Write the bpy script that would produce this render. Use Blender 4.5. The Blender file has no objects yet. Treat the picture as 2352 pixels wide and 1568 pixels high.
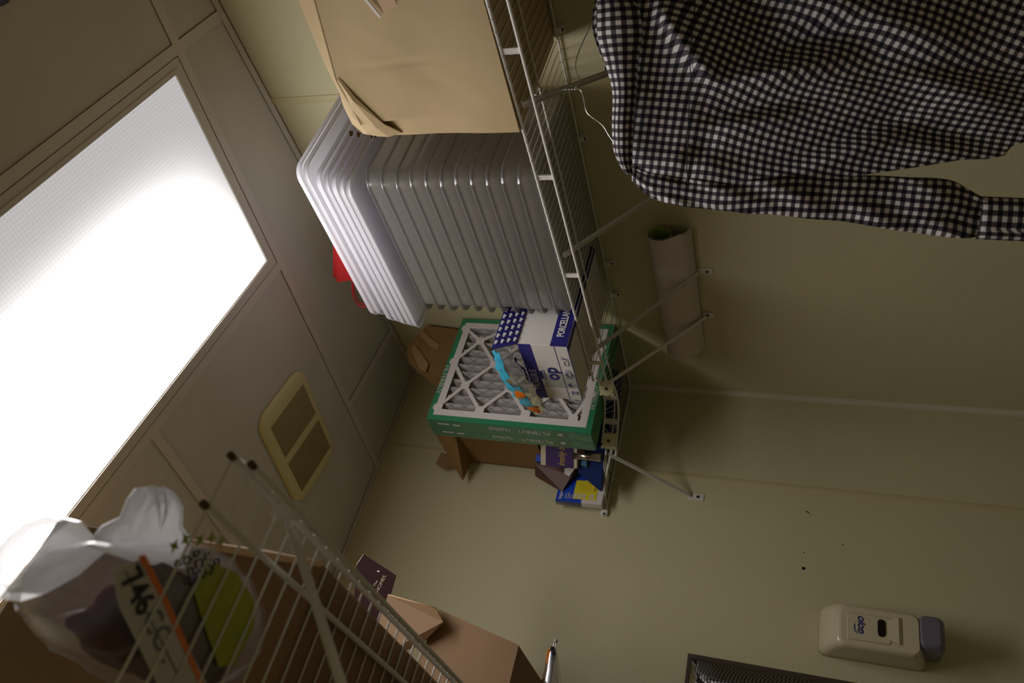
import bpy, math, random
from mathutils import Vector, Matrix
random.seed(7)
D = bpy.data
SC = bpy.context.scene
COL = SC.collection
V = Vector
# ---------------------------------------------------------------- camera
cam = D.cameras.new('camera'); cam.sensor_width = 36.0; cam.sensor_fit = 'HORIZONTAL'
cam.lens = 1850.0 / 2352.0 * 36.0
cam.clip_start = 0.02
camo = D.objects.new('camera', cam); COL.objects.link(camo)
_r = V((-0.2455447, -0.23155918, -0.94132255)); _u = V((-0.77901579, 0.62505141, 0.04944831)); _b = V((0.57692478, 0.7454469, -0.33386632))
camo.matrix_world = Matrix(((_r.x, _u.x, _b.x, 1.5327), (_r.y, _u.y, _b.y, 2.19032), (_r.z, _u.z, _b.z, 1.15), (0, 0, 0, 1)))
cam.dof.use_dof = True; cam.dof.focus_distance = 1.9; cam.dof.aperture_fstop = 5.0
SC.camera = camo
# ---------------------------------------------------------------- world, exposure
w = D.worlds.new('world'); SC.world = w; w.use_nodes = True
w.node_tree.nodes['Background'].inputs[0].default_value = (0.02, 0.02, 0.02, 1)
w.node_tree.nodes['Background'].inputs[1].default_value = 0.0
SC.view_settings.view_transform = 'Standard'
try: SC.view_settings.look = 'None'
except Exception: pass
SC.view_settings.gamma = 1.0
SC.view_settings.use_curve_mapping = False
SC.view_settings.exposure = 0.0
LIGHT = 4.7                     # radiance of the fluorescent panel

# ---------------------------------------------------------------- materials
def mat(name, col, rough=0.6, metal=0.0, noise=0.0, nscale=30.0, bump=0.0, bscale=200.0, spec=0.5, col2=None):
    m = D.materials.new(name); m.use_nodes = True
    nt = m.node_tree; b = nt.nodes['Principled BSDF']
    b.inputs['Roughness'].default_value = rough; b.inputs['Metallic'].default_value = metal
    b.inputs['Specular IOR Level'].default_value = spec
    tc = nt.nodes.new('ShaderNodeTexCoord')
    if noise or col2:
        n = nt.nodes.new('ShaderNodeTexNoise'); n.inputs['Scale'].default_value = nscale; n.inputs['Detail'].default_value = 4
        nt.links.new(tc.outputs['Object'], n.inputs['Vector'])
        r = nt.nodes.new('ShaderNodeValToRGB')
        c2 = col2 or tuple(c * (1 - noise) for c in col)
        r.color_ramp.elements[0].color = (*c2, 1); r.color_ramp.elements[0].position = 0.32
        r.color_ramp.elements[1].color = (*col, 1); r.color_ramp.elements[1].position = 0.68
        nt.links.new(n.outputs['Fac'], r.inputs[0]); nt.links.new(r.outputs[0], b.inputs['Base Color'])
    else:
        b.inputs['Base Color'].default_value = (*col, 1)
    if bump:
        n2 = nt.nodes.new('ShaderNodeTexNoise'); n2.inputs['Scale'].default_value = bscale; n2.inputs['Detail'].default_value = 2
        bp = nt.nodes.new('ShaderNodeBump'); bp.inputs['Strength'].default_value = bump; bp.inputs['Distance'].default_value = 0.002
        nt.links.new(tc.outputs['Object'], n2.inputs['Vector']); nt.links.new(n2.outputs['Fac'], bp.inputs['Height']); nt.links.new(bp.outputs[0], b.inputs['Normal'])
    return m

def clear(name, col, trans=0.5, rough=0.1, gloss=0.12, diff=0.3, transl=0.0):
    """see-through plastic film: straight transmission, diffuse haze, a glossy coat"""
    m = D.materials.new(name); m.use_nodes = True; nt = m.node_tree
    for n in list(nt.nodes): nt.nodes.remove(n)
    out = nt.nodes.new('ShaderNodeOutputMaterial')
    tr = nt.nodes.new('ShaderNodeBsdfTransparent'); tr.inputs[0].default_value = (*[min(1, c * 0.1 + 0.88) for c in col], 1)
    df = nt.nodes.new('ShaderNodeBsdfDiffuse'); df.inputs[0].default_value = (*col, 1)
    tl = nt.nodes.new('ShaderNodeBsdfTranslucent'); tl.inputs[0].default_value = (*col, 1)
    gl = nt.nodes.new('ShaderNodeBsdfGlossy'); gl.inputs['Roughness'].default_value = rough; gl.inputs[0].default_value = (1, 1, 1, 1)
    m0 = nt.nodes.new('ShaderNodeMixShader'); m0.inputs[0].default_value = transl
    nt.links.new(df.outputs[0], m0.inputs[1]); nt.links.new(tl.outputs[0], m0.inputs[2])
    m1 = nt.nodes.new('ShaderNodeMixShader'); m1.inputs[0].default_value = 1 - trans
    nt.links.new(tr.outputs[0], m1.inputs[1]); nt.links.new(m0.outputs[0], m1.inputs[2])
    fr = nt.nodes.new('ShaderNodeLayerWeight'); fr.inputs[0].default_value = 0.25
    mu = nt.nodes.new('ShaderNodeMath'); mu.operation = 'MULTIPLY_ADD'; mu.inputs[1].default_value = gloss * 2; mu.inputs[2].default_value = gloss * 0.35
    nt.links.new(fr.outputs['Fresnel'], mu.inputs[0])
    m2 = nt.nodes.new('ShaderNodeMixShader')
    nt.links.new(mu.outputs[0], m2.inputs[0]); nt.links.new(m1.outputs[0], m2.inputs[1]); nt.links.new(gl.outputs[0], m2.inputs[2])
    nt.links.new(m2.outputs[0], out.inputs[0])
    return m

M = {}
M['wall'] = mat('wall_panel', (0.60, 0.55, 0.335), rough=0.48, noise=0.06, nscale=3.0, bump=0.4, bscale=230.0, spec=0.35)
M['batten'] = mat('cream_batten', (0.57, 0.50, 0.27), rough=0.5)
M['corner'] = mat('corner_trim', (0.66, 0.59, 0.47), rough=0.4)
M['ceil'] = mat('ceiling_tile', (0.60, 0.575, 0.50), rough=0.85, noise=0.05, nscale=9.0, bump=0.25, bscale=300)
M['tbar'] = mat('ceiling_grid_metal', (0.64, 0.60, 0.53), rough=0.5)
M['floor'] = mat('floor_tile', (0.46, 0.42, 0.34), rough=0.5, noise=0.25, nscale=6)
M['gap'] = mat('dark_gap', (0.02, 0.016, 0.012), rough=0.9)
M['wire'] = mat('white_vinyl_wire', (0.78, 0.75, 0.70), rough=0.32)
M['brace'] = mat('white_coated_steel', (0.68, 0.65, 0.61), rough=0.4)
M['conn'] = mat('cream_plastic', (0.80, 0.74, 0.45), rough=0.45)
M['screw'] = mat('screw_steel', (0.10, 0.09, 0.085), rough=0.4, metal=0.6)
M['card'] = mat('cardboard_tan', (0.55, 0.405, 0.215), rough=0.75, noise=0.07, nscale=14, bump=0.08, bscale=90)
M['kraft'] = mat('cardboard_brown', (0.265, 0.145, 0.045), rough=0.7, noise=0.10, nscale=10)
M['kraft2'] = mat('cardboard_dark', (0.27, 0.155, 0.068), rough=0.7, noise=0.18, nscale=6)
M['edge'] = mat('cardboard_edge', (0.60, 0.40, 0.24), rough=0.8)
M['tape'] = mat('packing_tape', (0.36, 0.23, 0.10), rough=0.3)
M['torn'] = mat('torn_cardboard', (0.10, 0.055, 0.025), rough=0.9)
M['green'] = mat('green_printed_card', (0.03, 0.235, 0.105), rough=0.35, noise=0.08, nscale=60)
M['green2'] = mat('dark_green_print', (0.012, 0.13, 0.05), rough=0.35)
M['whitecard'] = mat('white_card', (0.70, 0.65, 0.62), rough=0.55)
M['media'] = mat('pleated_filter_media', (0.42, 0.385, 0.38), rough=0.9, noise=0.10, nscale=40)
M['carton'] = mat('white_carton', (0.74, 0.70, 0.66), rough=0.5, noise=0.03, nscale=20)
M['navy'] = mat('navy_print', (0.025, 0.022, 0.20), rough=0.4)
M['navy2'] = mat('dark_blue_box', (0.008, 0.03, 0.16), rough=0.35)
M['purple'] = mat('purple_panel', (0.05, 0.022, 0.12), rough=0.45)
M['creamcard'] = mat('cream_card', (0.62, 0.54, 0.36), rough=0.5)
M['gold'] = mat('gold_ink', (0.62, 0.42, 0.05), rough=0.35)
M['blue'] = mat('bright_blue_print', (0.008, 0.06, 0.52), rough=0.4)
M['yellow'] = mat('yellow_label', (0.80, 0.66, 0.02), rough=0.45)
M['white'] = mat('white_print', (0.82, 0.80, 0.78), rough=0.5)
M['black'] = mat('black_ink', (0.012, 0.011, 0.016), rough=0.5)
M['darkbrown'] = mat('dark_brown_box', (0.11, 0.043, 0.024), rough=0.5, noise=0.15)
M['teal'] = mat('teal_print', (0.02, 0.12, 0.22), rough=0.4)
M['steel'] = mat('brushed_steel', (0.55, 0.50, 0.46), rough=0.22, metal=1.0)
M['paper'] = mat('white_poster_back', (0.60, 0.53, 0.48), rough=0.6, noise=0.03, nscale=12)
M['pgreen'] = mat('poster_green_side', (0.36, 0.45, 0.08), rough=0.5)
M['pteal'] = mat('poster_teal_side', (0.06, 0.20, 0.20), rough=0.5)
M['vent'] = mat('yellowed_plastic', (0.68, 0.62, 0.30), rough=0.45)
M['slot'] = mat('vent_slot_dark', (0.22, 0.165, 0.06), rough=0.8)
M['soap'] = mat('beige_plastic', (0.60, 0.53, 0.36), rough=0.22, spec=0.5)
M['soapside'] = M['soap']
M['lever'] = mat('grey_lever', (0.17, 0.15, 0.19), rough=0.4)
M['window'] = mat('smoked_window', (0.008, 0.005, 0.006), rough=0.15)
M['mframe'] = mat('dark_metal_frame', (0.13, 0.10, 0.085), rough=0.35, metal=0.6)
M['mirror'] = mat('mirror_glass', (0.80, 0.80, 0.80), rough=0.02, metal=1.0)
M['red'] = mat('red_paper', (0.66, 0.03, 0.035), rough=0.5)
M['galv'] = mat('galvanised_wire', (0.62, 0.62, 0.60), rough=0.25, metal=1.0)
M['orange'] = mat('orange_print', (0.85, 0.19, 0.01), rough=0.4)
M['lime'] = mat('lime_label', (0.38, 0.40, 0.01), rough=0.3, noise=0.2, nscale=60)
M['sky'] = mat('sky_blue_film', (0.05, 0.38, 0.56), rough=0.2)
M['label'] = mat('paper_label', (0.62, 0.58, 0.52), rough=0.5)
M['meat'] = mat('dark_purple_contents', (0.10, 0.03, 0.038), rough=0.9, noise=0.5, nscale=25, spec=0.0)
M['tub'] = clear('clear_tub_plastic', (0.62, 0.59, 0.56), trans=0.60, gloss=0.30, rough=0.17, transl=0.35)
M['rim'] = clear('clear_tub_rim', (0.30, 0.28, 0.28), trans=0.60, gloss=0.22, rough=0.14, transl=0.3)
M['lid'] = clear('frosted_lid_plastic', (0.95, 0.94, 0.98), trans=0.16, gloss=0.10, rough=0.3, transl=0.5)
M['film'] = clear('clear_film', (0.80, 0.80, 0.84), trans=0.78, gloss=0.5, rough=0.15, transl=0.4)
M['bagfilm'] = clear('produce_bag_film', (0.66, 0.65, 0.68), trans=0.93, gloss=0.06, rough=0.25, transl=0.5)
M['bagwhite'] = clear('white_bag_film', (0.84, 0.83, 0.86), trans=0.36, gloss=0.2, rough=0.3, transl=0.6)
M['wrap'] = clear('shrink_wrap', (0.25, 0.38, 0.30), trans=0.93, gloss=0.05, rough=0.15, transl=0.1)

def gingham():
    m = D.materials.new('gingham_cloth'); m.use_nodes = True; nt = m.node_tree; b = nt.nodes['Principled BSDF']
    b.inputs['Roughness'].default_value = 0.75; b.inputs['Specular IOR Level'].default_value = 0.25
    uv = nt.nodes.new('ShaderNodeUVMap'); uv.uv_map = 'UVMap'
    sp = nt.nodes.new('ShaderNodeSeparateXYZ'); nt.links.new(uv.outputs[0], sp.inputs[0])
    s = []
    for k in (0, 1):
        fr = nt.nodes.new('ShaderNodeMath'); fr.operation = 'FRACT'; nt.links.new(sp.outputs[k], fr.inputs[0])
        a = nt.nodes.new('ShaderNodeMath'); a.operation = 'SUBTRACT'; nt.links.new(fr.outputs[0], a.inputs[0]); a.inputs[1].default_value = 0.5
        c = nt.nodes.new('ShaderNodeMath'); c.operation = 'ABSOLUTE'; nt.links.new(a.outputs[0], c.inputs[0])
        mr = nt.nodes.new('ShaderNodeMapRange'); mr.interpolation_type = 'SMOOTHSTEP'; nt.links.new(c.outputs[0], mr.inputs[0])
        mr.inputs[1].default_value = 0.215; mr.inputs[2].default_value = 0.285
        s.append(mr)
    ad = nt.nodes.new('ShaderNodeMath'); ad.operation = 'ADD'; nt.links.new(s[0].outputs[0], ad.inputs[0]); nt.links.new(s[1].outputs[0], ad.inputs[1])
    dv = nt.nodes.new('ShaderNodeMath'); dv.operation = 'MULTIPLY'; nt.links.new(ad.outputs[0], dv.inputs[0]); dv.inputs[1].default_value = 0.5
    r = nt.nodes.new('ShaderNodeValToRGB'); e = r.color_ramp.elements
    e[0].position = 0.0; e[0].color = (0.006, 0.005, 0.012, 1); e[1].position = 1.0; e[1].color = (0.80, 0.76, 0.76, 1)
    x = e.new(0.5); x.color = (0.10, 0.085, 0.10, 1)
    nt.links.new(dv.outputs[0], r.inputs[0]); nt.links.new(r.outputs[0], b.inputs['Base Color'])
    tc = nt.nodes.new('ShaderNodeTexCoord'); n = nt.nodes.new('ShaderNodeTexNoise'); n.inputs['Scale'].default_value = 45; n.inputs['Detail'].default_value = 3
    bp = nt.nodes.new('ShaderNodeBump'); bp.inputs['Strength'].default_value = 0.5; bp.inputs['Distance'].default_value = 0.004
    nt.links.new(tc.outputs['Object'], n.inputs[0]); nt.links.new(n.outputs[0], bp.inputs['Height']); nt.links.new(bp.outputs[0], b.inputs['Normal'])
    return m
M['gingham'] = gingham()

# ---------------------------------------------------------------- object helpers
ORG = {}
def tag(o, label=None, cat=None, group=None, kind=None):
    if label: o['label'] = label
    if cat: o['category'] = cat
    if group: o['group'] = group
    if kind: o['kind'] = kind
    return o
def thing(name, label, cat, loc, group=None):
    o = D.objects.new(name, None); COL.objects.link(o); o.empty_display_size = 0.02
    o.location = loc; ORG[o.name] = V(loc)
    return tag(o, label, cat, group)

class MB:
    def __init__(s): s.v = []; s.f = []; s.m = []; s.sm = []; s.uv = None
    def add(s, vs, fs, mi=0, smooth=False):
        o = len(s.v); s.v += [V(p) for p in vs]
        for f in fs: s.f.append([i + o for i in f]); s.m.append(mi); s.sm.append(smooth)
        return s
    def box(s, lo, hi, mi=0, faces=None):
        (a, b, c), (d, e, f) = lo, hi
        vs = [(a, b, c), (d, b, c), (d, e, c), (a, e, c), (a, b, f), (d, b, f), (d, e, f), (a, e, f)]
        fs = [(0, 3, 2, 1), (4, 5, 6, 7), (0, 1, 5, 4), (2, 3, 7, 6), (1, 2, 6, 5), (3, 0, 4, 7)]
        return s.add(vs, fs, mi)
    def obox(s, o, ax, ay, az, mi=0):
        """box from corner o with edge vectors"""
        o, ax, ay, az = V(o), V(ax), V(ay), V(az)
        vs = [o, o + ax, o + ax + ay, o + ay, o + az, o + ax + az, o + ax + ay + az, o + ay + az]
        fs = [(0, 3, 2, 1), (4, 5, 6, 7), (0, 1, 5, 4), (2, 3, 7, 6), (1, 2, 6, 5), (3, 0, 4, 7)]
        return s.add(vs, fs, mi)
    def tube(s, pts, r, n=8, mi=0, caps=True, closed=False):
        pts = [V(p) for p in pts]; N = len(pts); o = len(s.v); rr = r if isinstance(r, (list, tuple)) else [r] * N
        prev = None
        for i, p in enumerate(pts):
            if closed: t = pts[(i + 1) % N] - pts[i - 1]
            else: t = pts[min(i + 1, N - 1)] - pts[max(i - 1, 0)]
            t.normalize()
            if prev is None:
                a = V((0, 0, 1)) if abs(t.z) < 0.9 else V((1, 0, 0)); a = (a - a.dot(t) * t).normalized()
            else:
                a = prev - prev.dot(t) * t
                a = a.normalized() if a.length > 1e-6 else prev
            prev = a; b = t.cross(a)
            for k in range(n):
                an = 2 * math.pi * k / n
                s.v.append(p + rr[i] * (math.cos(an) * a + math.sin(an) * b))
        for i in range(N if closed else N - 1):
            for k in range(n):
                k2 = (k + 1) % n; j = (i + 1) % N
                s.f.append([o + i * n + k, o + i * n + k2, o + j * n + k2, o + j * n + k]); s.m.append(mi); s.sm.append(True)
        if caps and not closed:
            s.f.append([o + k for k in range(n)][::-1]); s.m.append(mi); s.sm.append(False)
            s.f.append([o + (N - 1) * n + k for k in range(n)]); s.m.append(mi); s.sm.append(False)
        return s
    def prism(s, poly, ext, mi=0, smooth=False):
        """poly: 3d points; ext: extrusion vector"""
        n = len(poly); ext = V(ext); vs = [V(p) for p in poly] + [V(p) + ext for p in poly]
        fs = [list(range(n))[::-1], list(range(n, 2 * n))]
        s.add(vs, fs, mi)
        s.add(vs, [(i, (i + 1) % n, (i + 1) % n + n, i + n) for i in range(n)], mi, smooth)
        return s
    def grid(s, P, mi=0, smooth=True, closed_u=False, uv=None):
        """P[i][j] points"""
        nu, nv = len(P), len(P[0]); o = len(s.v)
        for row in P: s.v += [V(p) for p in row]
        if uv is not None:
            if s.uv is None: s.uv = {}
            for i in range(nu):
                for j in range(nv): s.uv[o + i * nv + j] = uv[i][j]
        for i in range(nu if closed_u else nu - 1):
            for j in range(nv - 1):
                i2 = (i + 1) % nu
                s.f.append([o + i * nv + j, o + i2 * nv + j, o + i2 * nv + j + 1, o + i * nv + j + 1]); s.m.append(mi); s.sm.append(smooth)
        return s
    def build(s, name, mats, parent=None, label=None, solid=0.0, bevel=0.0, recalc=True):
        if not isinstance(mats, (list, tuple)): mats = [mats]
        org = V((0, 0, 0))
        root = parent
        while root is not None and root.parent is not None: root = root.parent
        if root is not None: org = ORG[root.name]
        me = D.meshes.new(name); me.from_pydata([tuple(p - org) for p in s.v], [], s.f)
        for mm in mats: me.materials.append(M[mm] if isinstance(mm, str) else mm)
        for p, mi, sm in zip(me.polygons, s.m, s.sm): p.material_index = mi; p.use_smooth = sm
        if s.uv is not None:
            ul = me.uv_layers.new(name='UVMap')
            for lp in me.loops:
                ul.data[lp.index].uv = s.uv.get(lp.vertex_index, (0, 0))
        if recalc:
            import bmesh
            bm = bmesh.new(); bm.from_mesh(me); bmesh.ops.recalc_face_normals(bm, faces=bm.faces); bm.to_mesh(me); bm.free()
        me.update()
        o = D.objects.new(name, me); COL.objects.link(o)
        if parent is not None: o.parent = parent
        else: ORG[o.name] = V((0, 0, 0))
        if label: o['label'] = label
        if solid:
            md = o.modifiers.new('thickness', 'SOLIDIFY'); md.thickness = solid; md.offset = 0
        if bevel:
            md = o.modifiers.new('bevel', 'BEVEL'); md.width = bevel; md.segments = 2; md.limit_method = 'ANGLE'
        return o

def txt(body, origin, dx, up, size, m, parent, name='lettering', off=0.0006, align='LEFT', shear=0.0, bold=0.0, xs=1.0):
    cu = D.curves.new('t', 'FONT'); cu.body = body; cu.size = size; cu.align_x = align; cu.align_y = 'CENTER'; cu.shear = shear; cu.offset = bold
    cu.fill_mode = 'BOTH'; cu.extrude = 0.0003; cu.resolution_u = 3
    to = D.objects.new('t', cu); COL.objects.link(to)
    dg = bpy.context.evaluated_depsgraph_get(); dg.update()
    me = D.meshes.new_from_object(to.evaluated_get(dg)); D.objects.remove(to)
    root = parent
    while root.parent is not None: root = root.parent
    dx = V(dx).normalized(); up = V(up).normalized(); n = dx.cross(up)
    o_ = V(origin) + n * off - ORG[root.name]
    for v in me.vertices: v.co = o_ + dx * v.co.x * xs + up * v.co.y + n * v.co.z
    me.materials.clear(); me.materials.append(M[m]); me.name = name
    o = D.objects.new(name, me); COL.objects.link(o); o.parent = parent
    return o

def copy_tree(o, parent=None):
    c = o.copy(); COL.objects.link(c); c.parent = parent
    if parent is None: ORG[c.name] = c.location.copy()
    for ch in [x for x in D.objects if x.parent == o]: copy_tree(ch, c)
    return c

# ================================================================= THE ROOM
ZC = 2.475; XL = 1.66; YF = 2.95
def struct(mb, name, m, **k): return tag(mb.build(name, m, **k), kind='structure')
struct(MB().box((-0.1, -0.1, 0), (0, YF + 0.1, 2.6)), 'wall_right', 'wall')
struct(MB().box((0, -0.1, 0), (XL + 0.1, 0, 2.6)), 'wall_back', 'wall')
struct(MB().box((XL, 0, 0), (XL + 0.1, YF + 0.1, 2.6)), 'wall_left', 'wall')
struct(MB().box((0, YF, 0), (XL, YF + 0.1, 2.6)), 'wall_front', 'wall')
struct(MB().box((0, 0, -0.1), (XL, YF, 0)), 'floor', 'floor')
struct(MB().box((0, 0, ZC), (XL, YF, ZC + 0.1)), 'ceiling', 'ceil')
# corner moulding and panel battens
struct(MB().add([(0, 0, 0), (0.013, 0, 0), (0.011, 0.008, 0), (0.008, 0.011, 0), (0, 0.013, 0), (0, 0, ZC), (0.013, 0, ZC), (0.011, 0.008, ZC), (0.008, 0.011, ZC), (0, 0.013, ZC)],
                [(0, 1, 6, 5), (1, 2, 7, 6), (2, 3, 8, 7), (3, 4, 9, 8), (4, 0, 5, 9), (4, 3, 2, 1, 0), (5, 6, 7, 8, 9)]), 'trim_1', 'corner')
def batten(name, a, b, axis):
    mb = MB(); t = 0.003
    if axis == 'y': mb.add([(0, a, 0), (t * .6, a + .002, 0), (t, (a + b) / 2, 0), (t * .6, b - .002, 0), (0, b, 0)] + [(0, a, ZC), (t * .6, a + .002, ZC), (t, (a + b) / 2, ZC), (t * .6, b - .002, ZC), (0, b, ZC)], [(i, i + 1, i + 6, i + 5) for i in range(4)] + [(0, 5, 9, 4), (0, 1, 2, 3, 4), (9, 8, 7, 6, 5)])
    else: mb.add([(a, 0, 0), (a + .002, t * .6, 0), ((a + b) / 2, t, 0), (b - .002, t * .6, 0), (b, 0, 0)] + [(a, 0, ZC), (a + .002, t * .6, ZC), ((a + b) / 2, t, ZC), (b - .002, t * .6, ZC), (b, 0, ZC)], [(i, i + 1, i + 6, i + 5) for i in range(4)] + [(0, 5, 9, 4), (0, 1, 2, 3, 4), (9, 8, 7, 6, 5)])
    struct(mb, name, 'batten')
batten('trim_2', 1.158, 1.180, 'y'); batten('trim_3', 0.307, 0.328, 'x')
# specks of old fixings on the back wall
mb = MB()
for (x, z, r) in ((0.56, 1.105, .0045), (0.390, 1.102, .0022), (0.393, 1.097, .0016), (0.514, 1.105, .0014), (0.476, 1.007, .0016), (0.40, 1.09, .001)):
    mb.tube([(x, 0, z), (x, 0.0012, z)], r, 10)
struct(mb, 'trim_4', 'black')

# suspended ceiling grid, turned a few degrees against the walls
th = math.radians(8.4); U = V((math.cos(th), math.sin(th), 0)); Vv = V((-math.sin(th), math.cos(th), 0)); O = V((0.2775, 1.159, 0))
def G(u, v, z=0): return O + U * u + Vv * v + V((0, 0, z))
def clip_seg(p, d, lo, hi):
    for k, (a, b) in enumerate(((0.006, XL - 0.006), (0.006, YF - 0.006))):
        if abs(d[k]) < 1e-9: continue
        t0, t1 = sorted(((a - p[k]) / d[k], (b - p[k]) / d[k])); lo = max(lo, t0); hi = min(hi, t1)
    return lo, hi
def tbar(mb, base, d, lo, hi, wdt=0.024, z0=2.4585, z1=2.4745):
    lo, hi = clip_seg(base, d, lo, hi)
    if hi <= lo: return
    n = V((-d.y, d.x, 0)); a = base + d * lo - n * wdt / 2
    mb.obox((a.x, a.y, z0), d * (hi - lo), n * wdt, (0, 0, 0.0015))
    a = base + d * lo - n * 0.004
    mb.obox((a.x, a.y, z0 + 0.0015), d * (hi - lo), n * 0.008, (0, 0, z1 - z0 - 0.0015))
mb = MB()
tbar(mb, G(-0.041, 0), Vv, -1.4, 1.9)
tbar(mb, G(0, 0.297), U, -0.029, 1.5); tbar(mb, G(0, 0.297), U, -0.5, -0.053)
tbar(mb, G(0, -0.297), U, -0.029, 1.5)
tbar(mb, G(0, -0.857), U, -0.6, -0.053)
tbar(mb, G(0.552, 0), Vv, -1.4, -0.309)
tbar(mb, G(1.118, 0), Vv, -0.285, 0.285); tbar(mb, G(1.118, 0), Vv, -1.4, -0.309); tbar(mb, G(1.118, 0), Vv, 0.309, 1.9)
tbar(mb, G(0.55, 0), Vv, 0.309, 1.9) if False else None
# wall angles
mb.box((0.001, 0.001, 2.457), (0.022, YF, 2.459)); mb.box((0.001, 0.001, 2.457), (0.003, YF, 2.4745))
mb.box((0.022, 0.001, 2.457), (XL, 0.022, 2.459)); mb.box((0.022, 0.001, 2.459), (XL, 0.003, 2.4745))
struct(mb, 'trim_5', 'tbar')
# lay-in tiles with a thin dark reveal
mb = MB(); mg = MB()
def tile(poly):
    c = sum((V(p) for p in poly), V()) / len(poly)
    P = [(p[0], p[1], 2.462) for p in poly]
    mb.prism([V(p) + (c.xy.to_3d() - V(p).xy.to_3d()).normalized() * 0.003 for p in P], (0, 0, 0.012))
def clip_poly(poly, xmin, xmax, ymin, ymax):
    def cl(ps, f, inter):
        out = []
        for i in range(len(ps)):
            a, b = ps[i - 1], ps[i]
            if f(b):
                if not f(a): out.append(inter(a, b))
                out.append(b)
            elif f(a): out.append(inter(a, b))
        return out
    for k, s, lim in ((0, 1, xmin), (0, -1, xmax), (1, 1, ymin), (1, -1, ymax)):
        poly = cl(poly, lambda p: s * (p[k] - lim) >= 0, lambda a, b: a + (b - a) * ((lim - a[k]) / (b[k] - a[k])))
        if not poly: return None
    return poly
for (u0, u1, v0, v1) in ((-0.9, -0.05, -2, -0.867), (-0.9, -0.05, -0.847, 0.287), (-0.9, -0.05, 0.307, 2.2),
                         (-0.032, 0.543, -2, -0.307), (0.561, 1.109, -2, -0.307), (1.127, 2.2, -2, -0.307), (-0.032, 2.2, 0.307, 2.2), (1.127, 2.2, -0.287, 0.287)):
    p = clip_poly([G(u0, v0), G(u1, v0), G(u1, v1), G(u0, v1)], 0.005, XL - 0.004, 0.005, YF - 0.004)
    if p: tile(p)
struct(mb, 'trim_6', 'ceil')

# ceiling light (the one lamp of the room)
cl = thing('ceiling_light', 'large lit rectangular fluorescent ceiling light with a ribbed white diffuser', 'ceiling light', tuple(G(0.54, 0, 2.46)))
mb = MB(); z = 2.4575; t = 0.016
for (u0, u1, v0, v1) in ((-0.026, 1.104, 0.255, 0.283), (-0.026, 1.104, -0.283, -0.255), (-0.026, 0.002, -0.255, 0.255), (1.076, 1.104, -0.255, 0.255)):
    mb.obox(G(u0, v0, z + 0.001), U * (u1 - u0), Vv * (v1 - v0), (0, 0, t))
mb.obox(G(-0.012, 0.258, z - 0.001), U * 1.1, Vv * 0.008, (0, 0, 0.002)); mb.obox(G(-0.012, -0.266, z - 0.001), U * 1.1, Vv * 0.008, (0, 0, 0.002))
mb.build('frame', 'tbar', cl)
def lightmat():
    m = D.materials.new('lit_diffuser'); m.use_nodes = True; nt = m.node_tree
    for n in list(nt.nodes): nt.nodes.remove(n)
    N = nt.nodes.new; L = nt.links.new
    out = N('ShaderNodeOutputMaterial'); em = N('ShaderNodeEmission'); L(em.outputs[0], out.inputs[0])
    uv = N('ShaderNodeUVMap'); uv.uv_map = 'UVMap'; sp = N('ShaderNodeSeparateXYZ'); L(uv.outputs[0], sp.inputs[0])
    def mr(src, a, b, c, d, it='SMOOTHSTEP'):
        x = N('ShaderNodeMapRange'); x.interpolation_type = it; L(src, x.inputs[0])
        x.inputs[1].default_value = a; x.inputs[2].default_value = b; x.inputs[3].default_value = c; x.inputs[4].default_value = d; return x.outputs[0]
    def op(o, a, b):
        x = N('ShaderNodeMath'); x.operation = o
        for i, q in enumerate((a, b)):
            if isinstance(q, (int, float)): x.inputs[i].default_value = q
            else: L(q, x.inputs[i])
        return x.outputs[0]
    # the tubes sit along the middle: less light at the end and the long near side of the troffer
    side = mr(sp.outputs[1], 0.52, 0.05, 0.0, 1.0)       # v in metres across (0 = far edge)
    end = mr(sp.outputs[0], -0.06, 0.42, 0.0, 1.0)
    glow = op('MULTIPLY', op('POWER', side, 2.2), end)
    st = op('ADD', op('MULTIPLY', glow, LIGHT * 3.0), 0.50)
    # prismatic lens ribs
    for k in (0, 1):
        s_ = op('SINE', op('MULTIPLY', sp.outputs[k], 2 * math.pi / 0.008), 0)
        st = op('MULTIPLY', st, op('ADD', op('MULTIPLY', s_, 0.035), 1.0))
    L(st, em.inputs[1]); em.inputs[0].default_value = (1.0, 0.965, 0.955, 1)
    return m
me = MB(); a, b = 0.002, 1.076
P = [[G(a + (b - a) * i / 12, -0.255 + 0.51 * j / 8, 2.463) for j in range(9)] for i in range(13)]
UVc = [[((b - a) * i / 12, 0.51 * j / 8) for j in range(9)] for i in range(13)]
me.grid(P, uv=UVc, smooth=False)
do = me.build('diffuser', lightmat(), cl, recalc=False)
for p in do.data.polygons:
    pass

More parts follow.
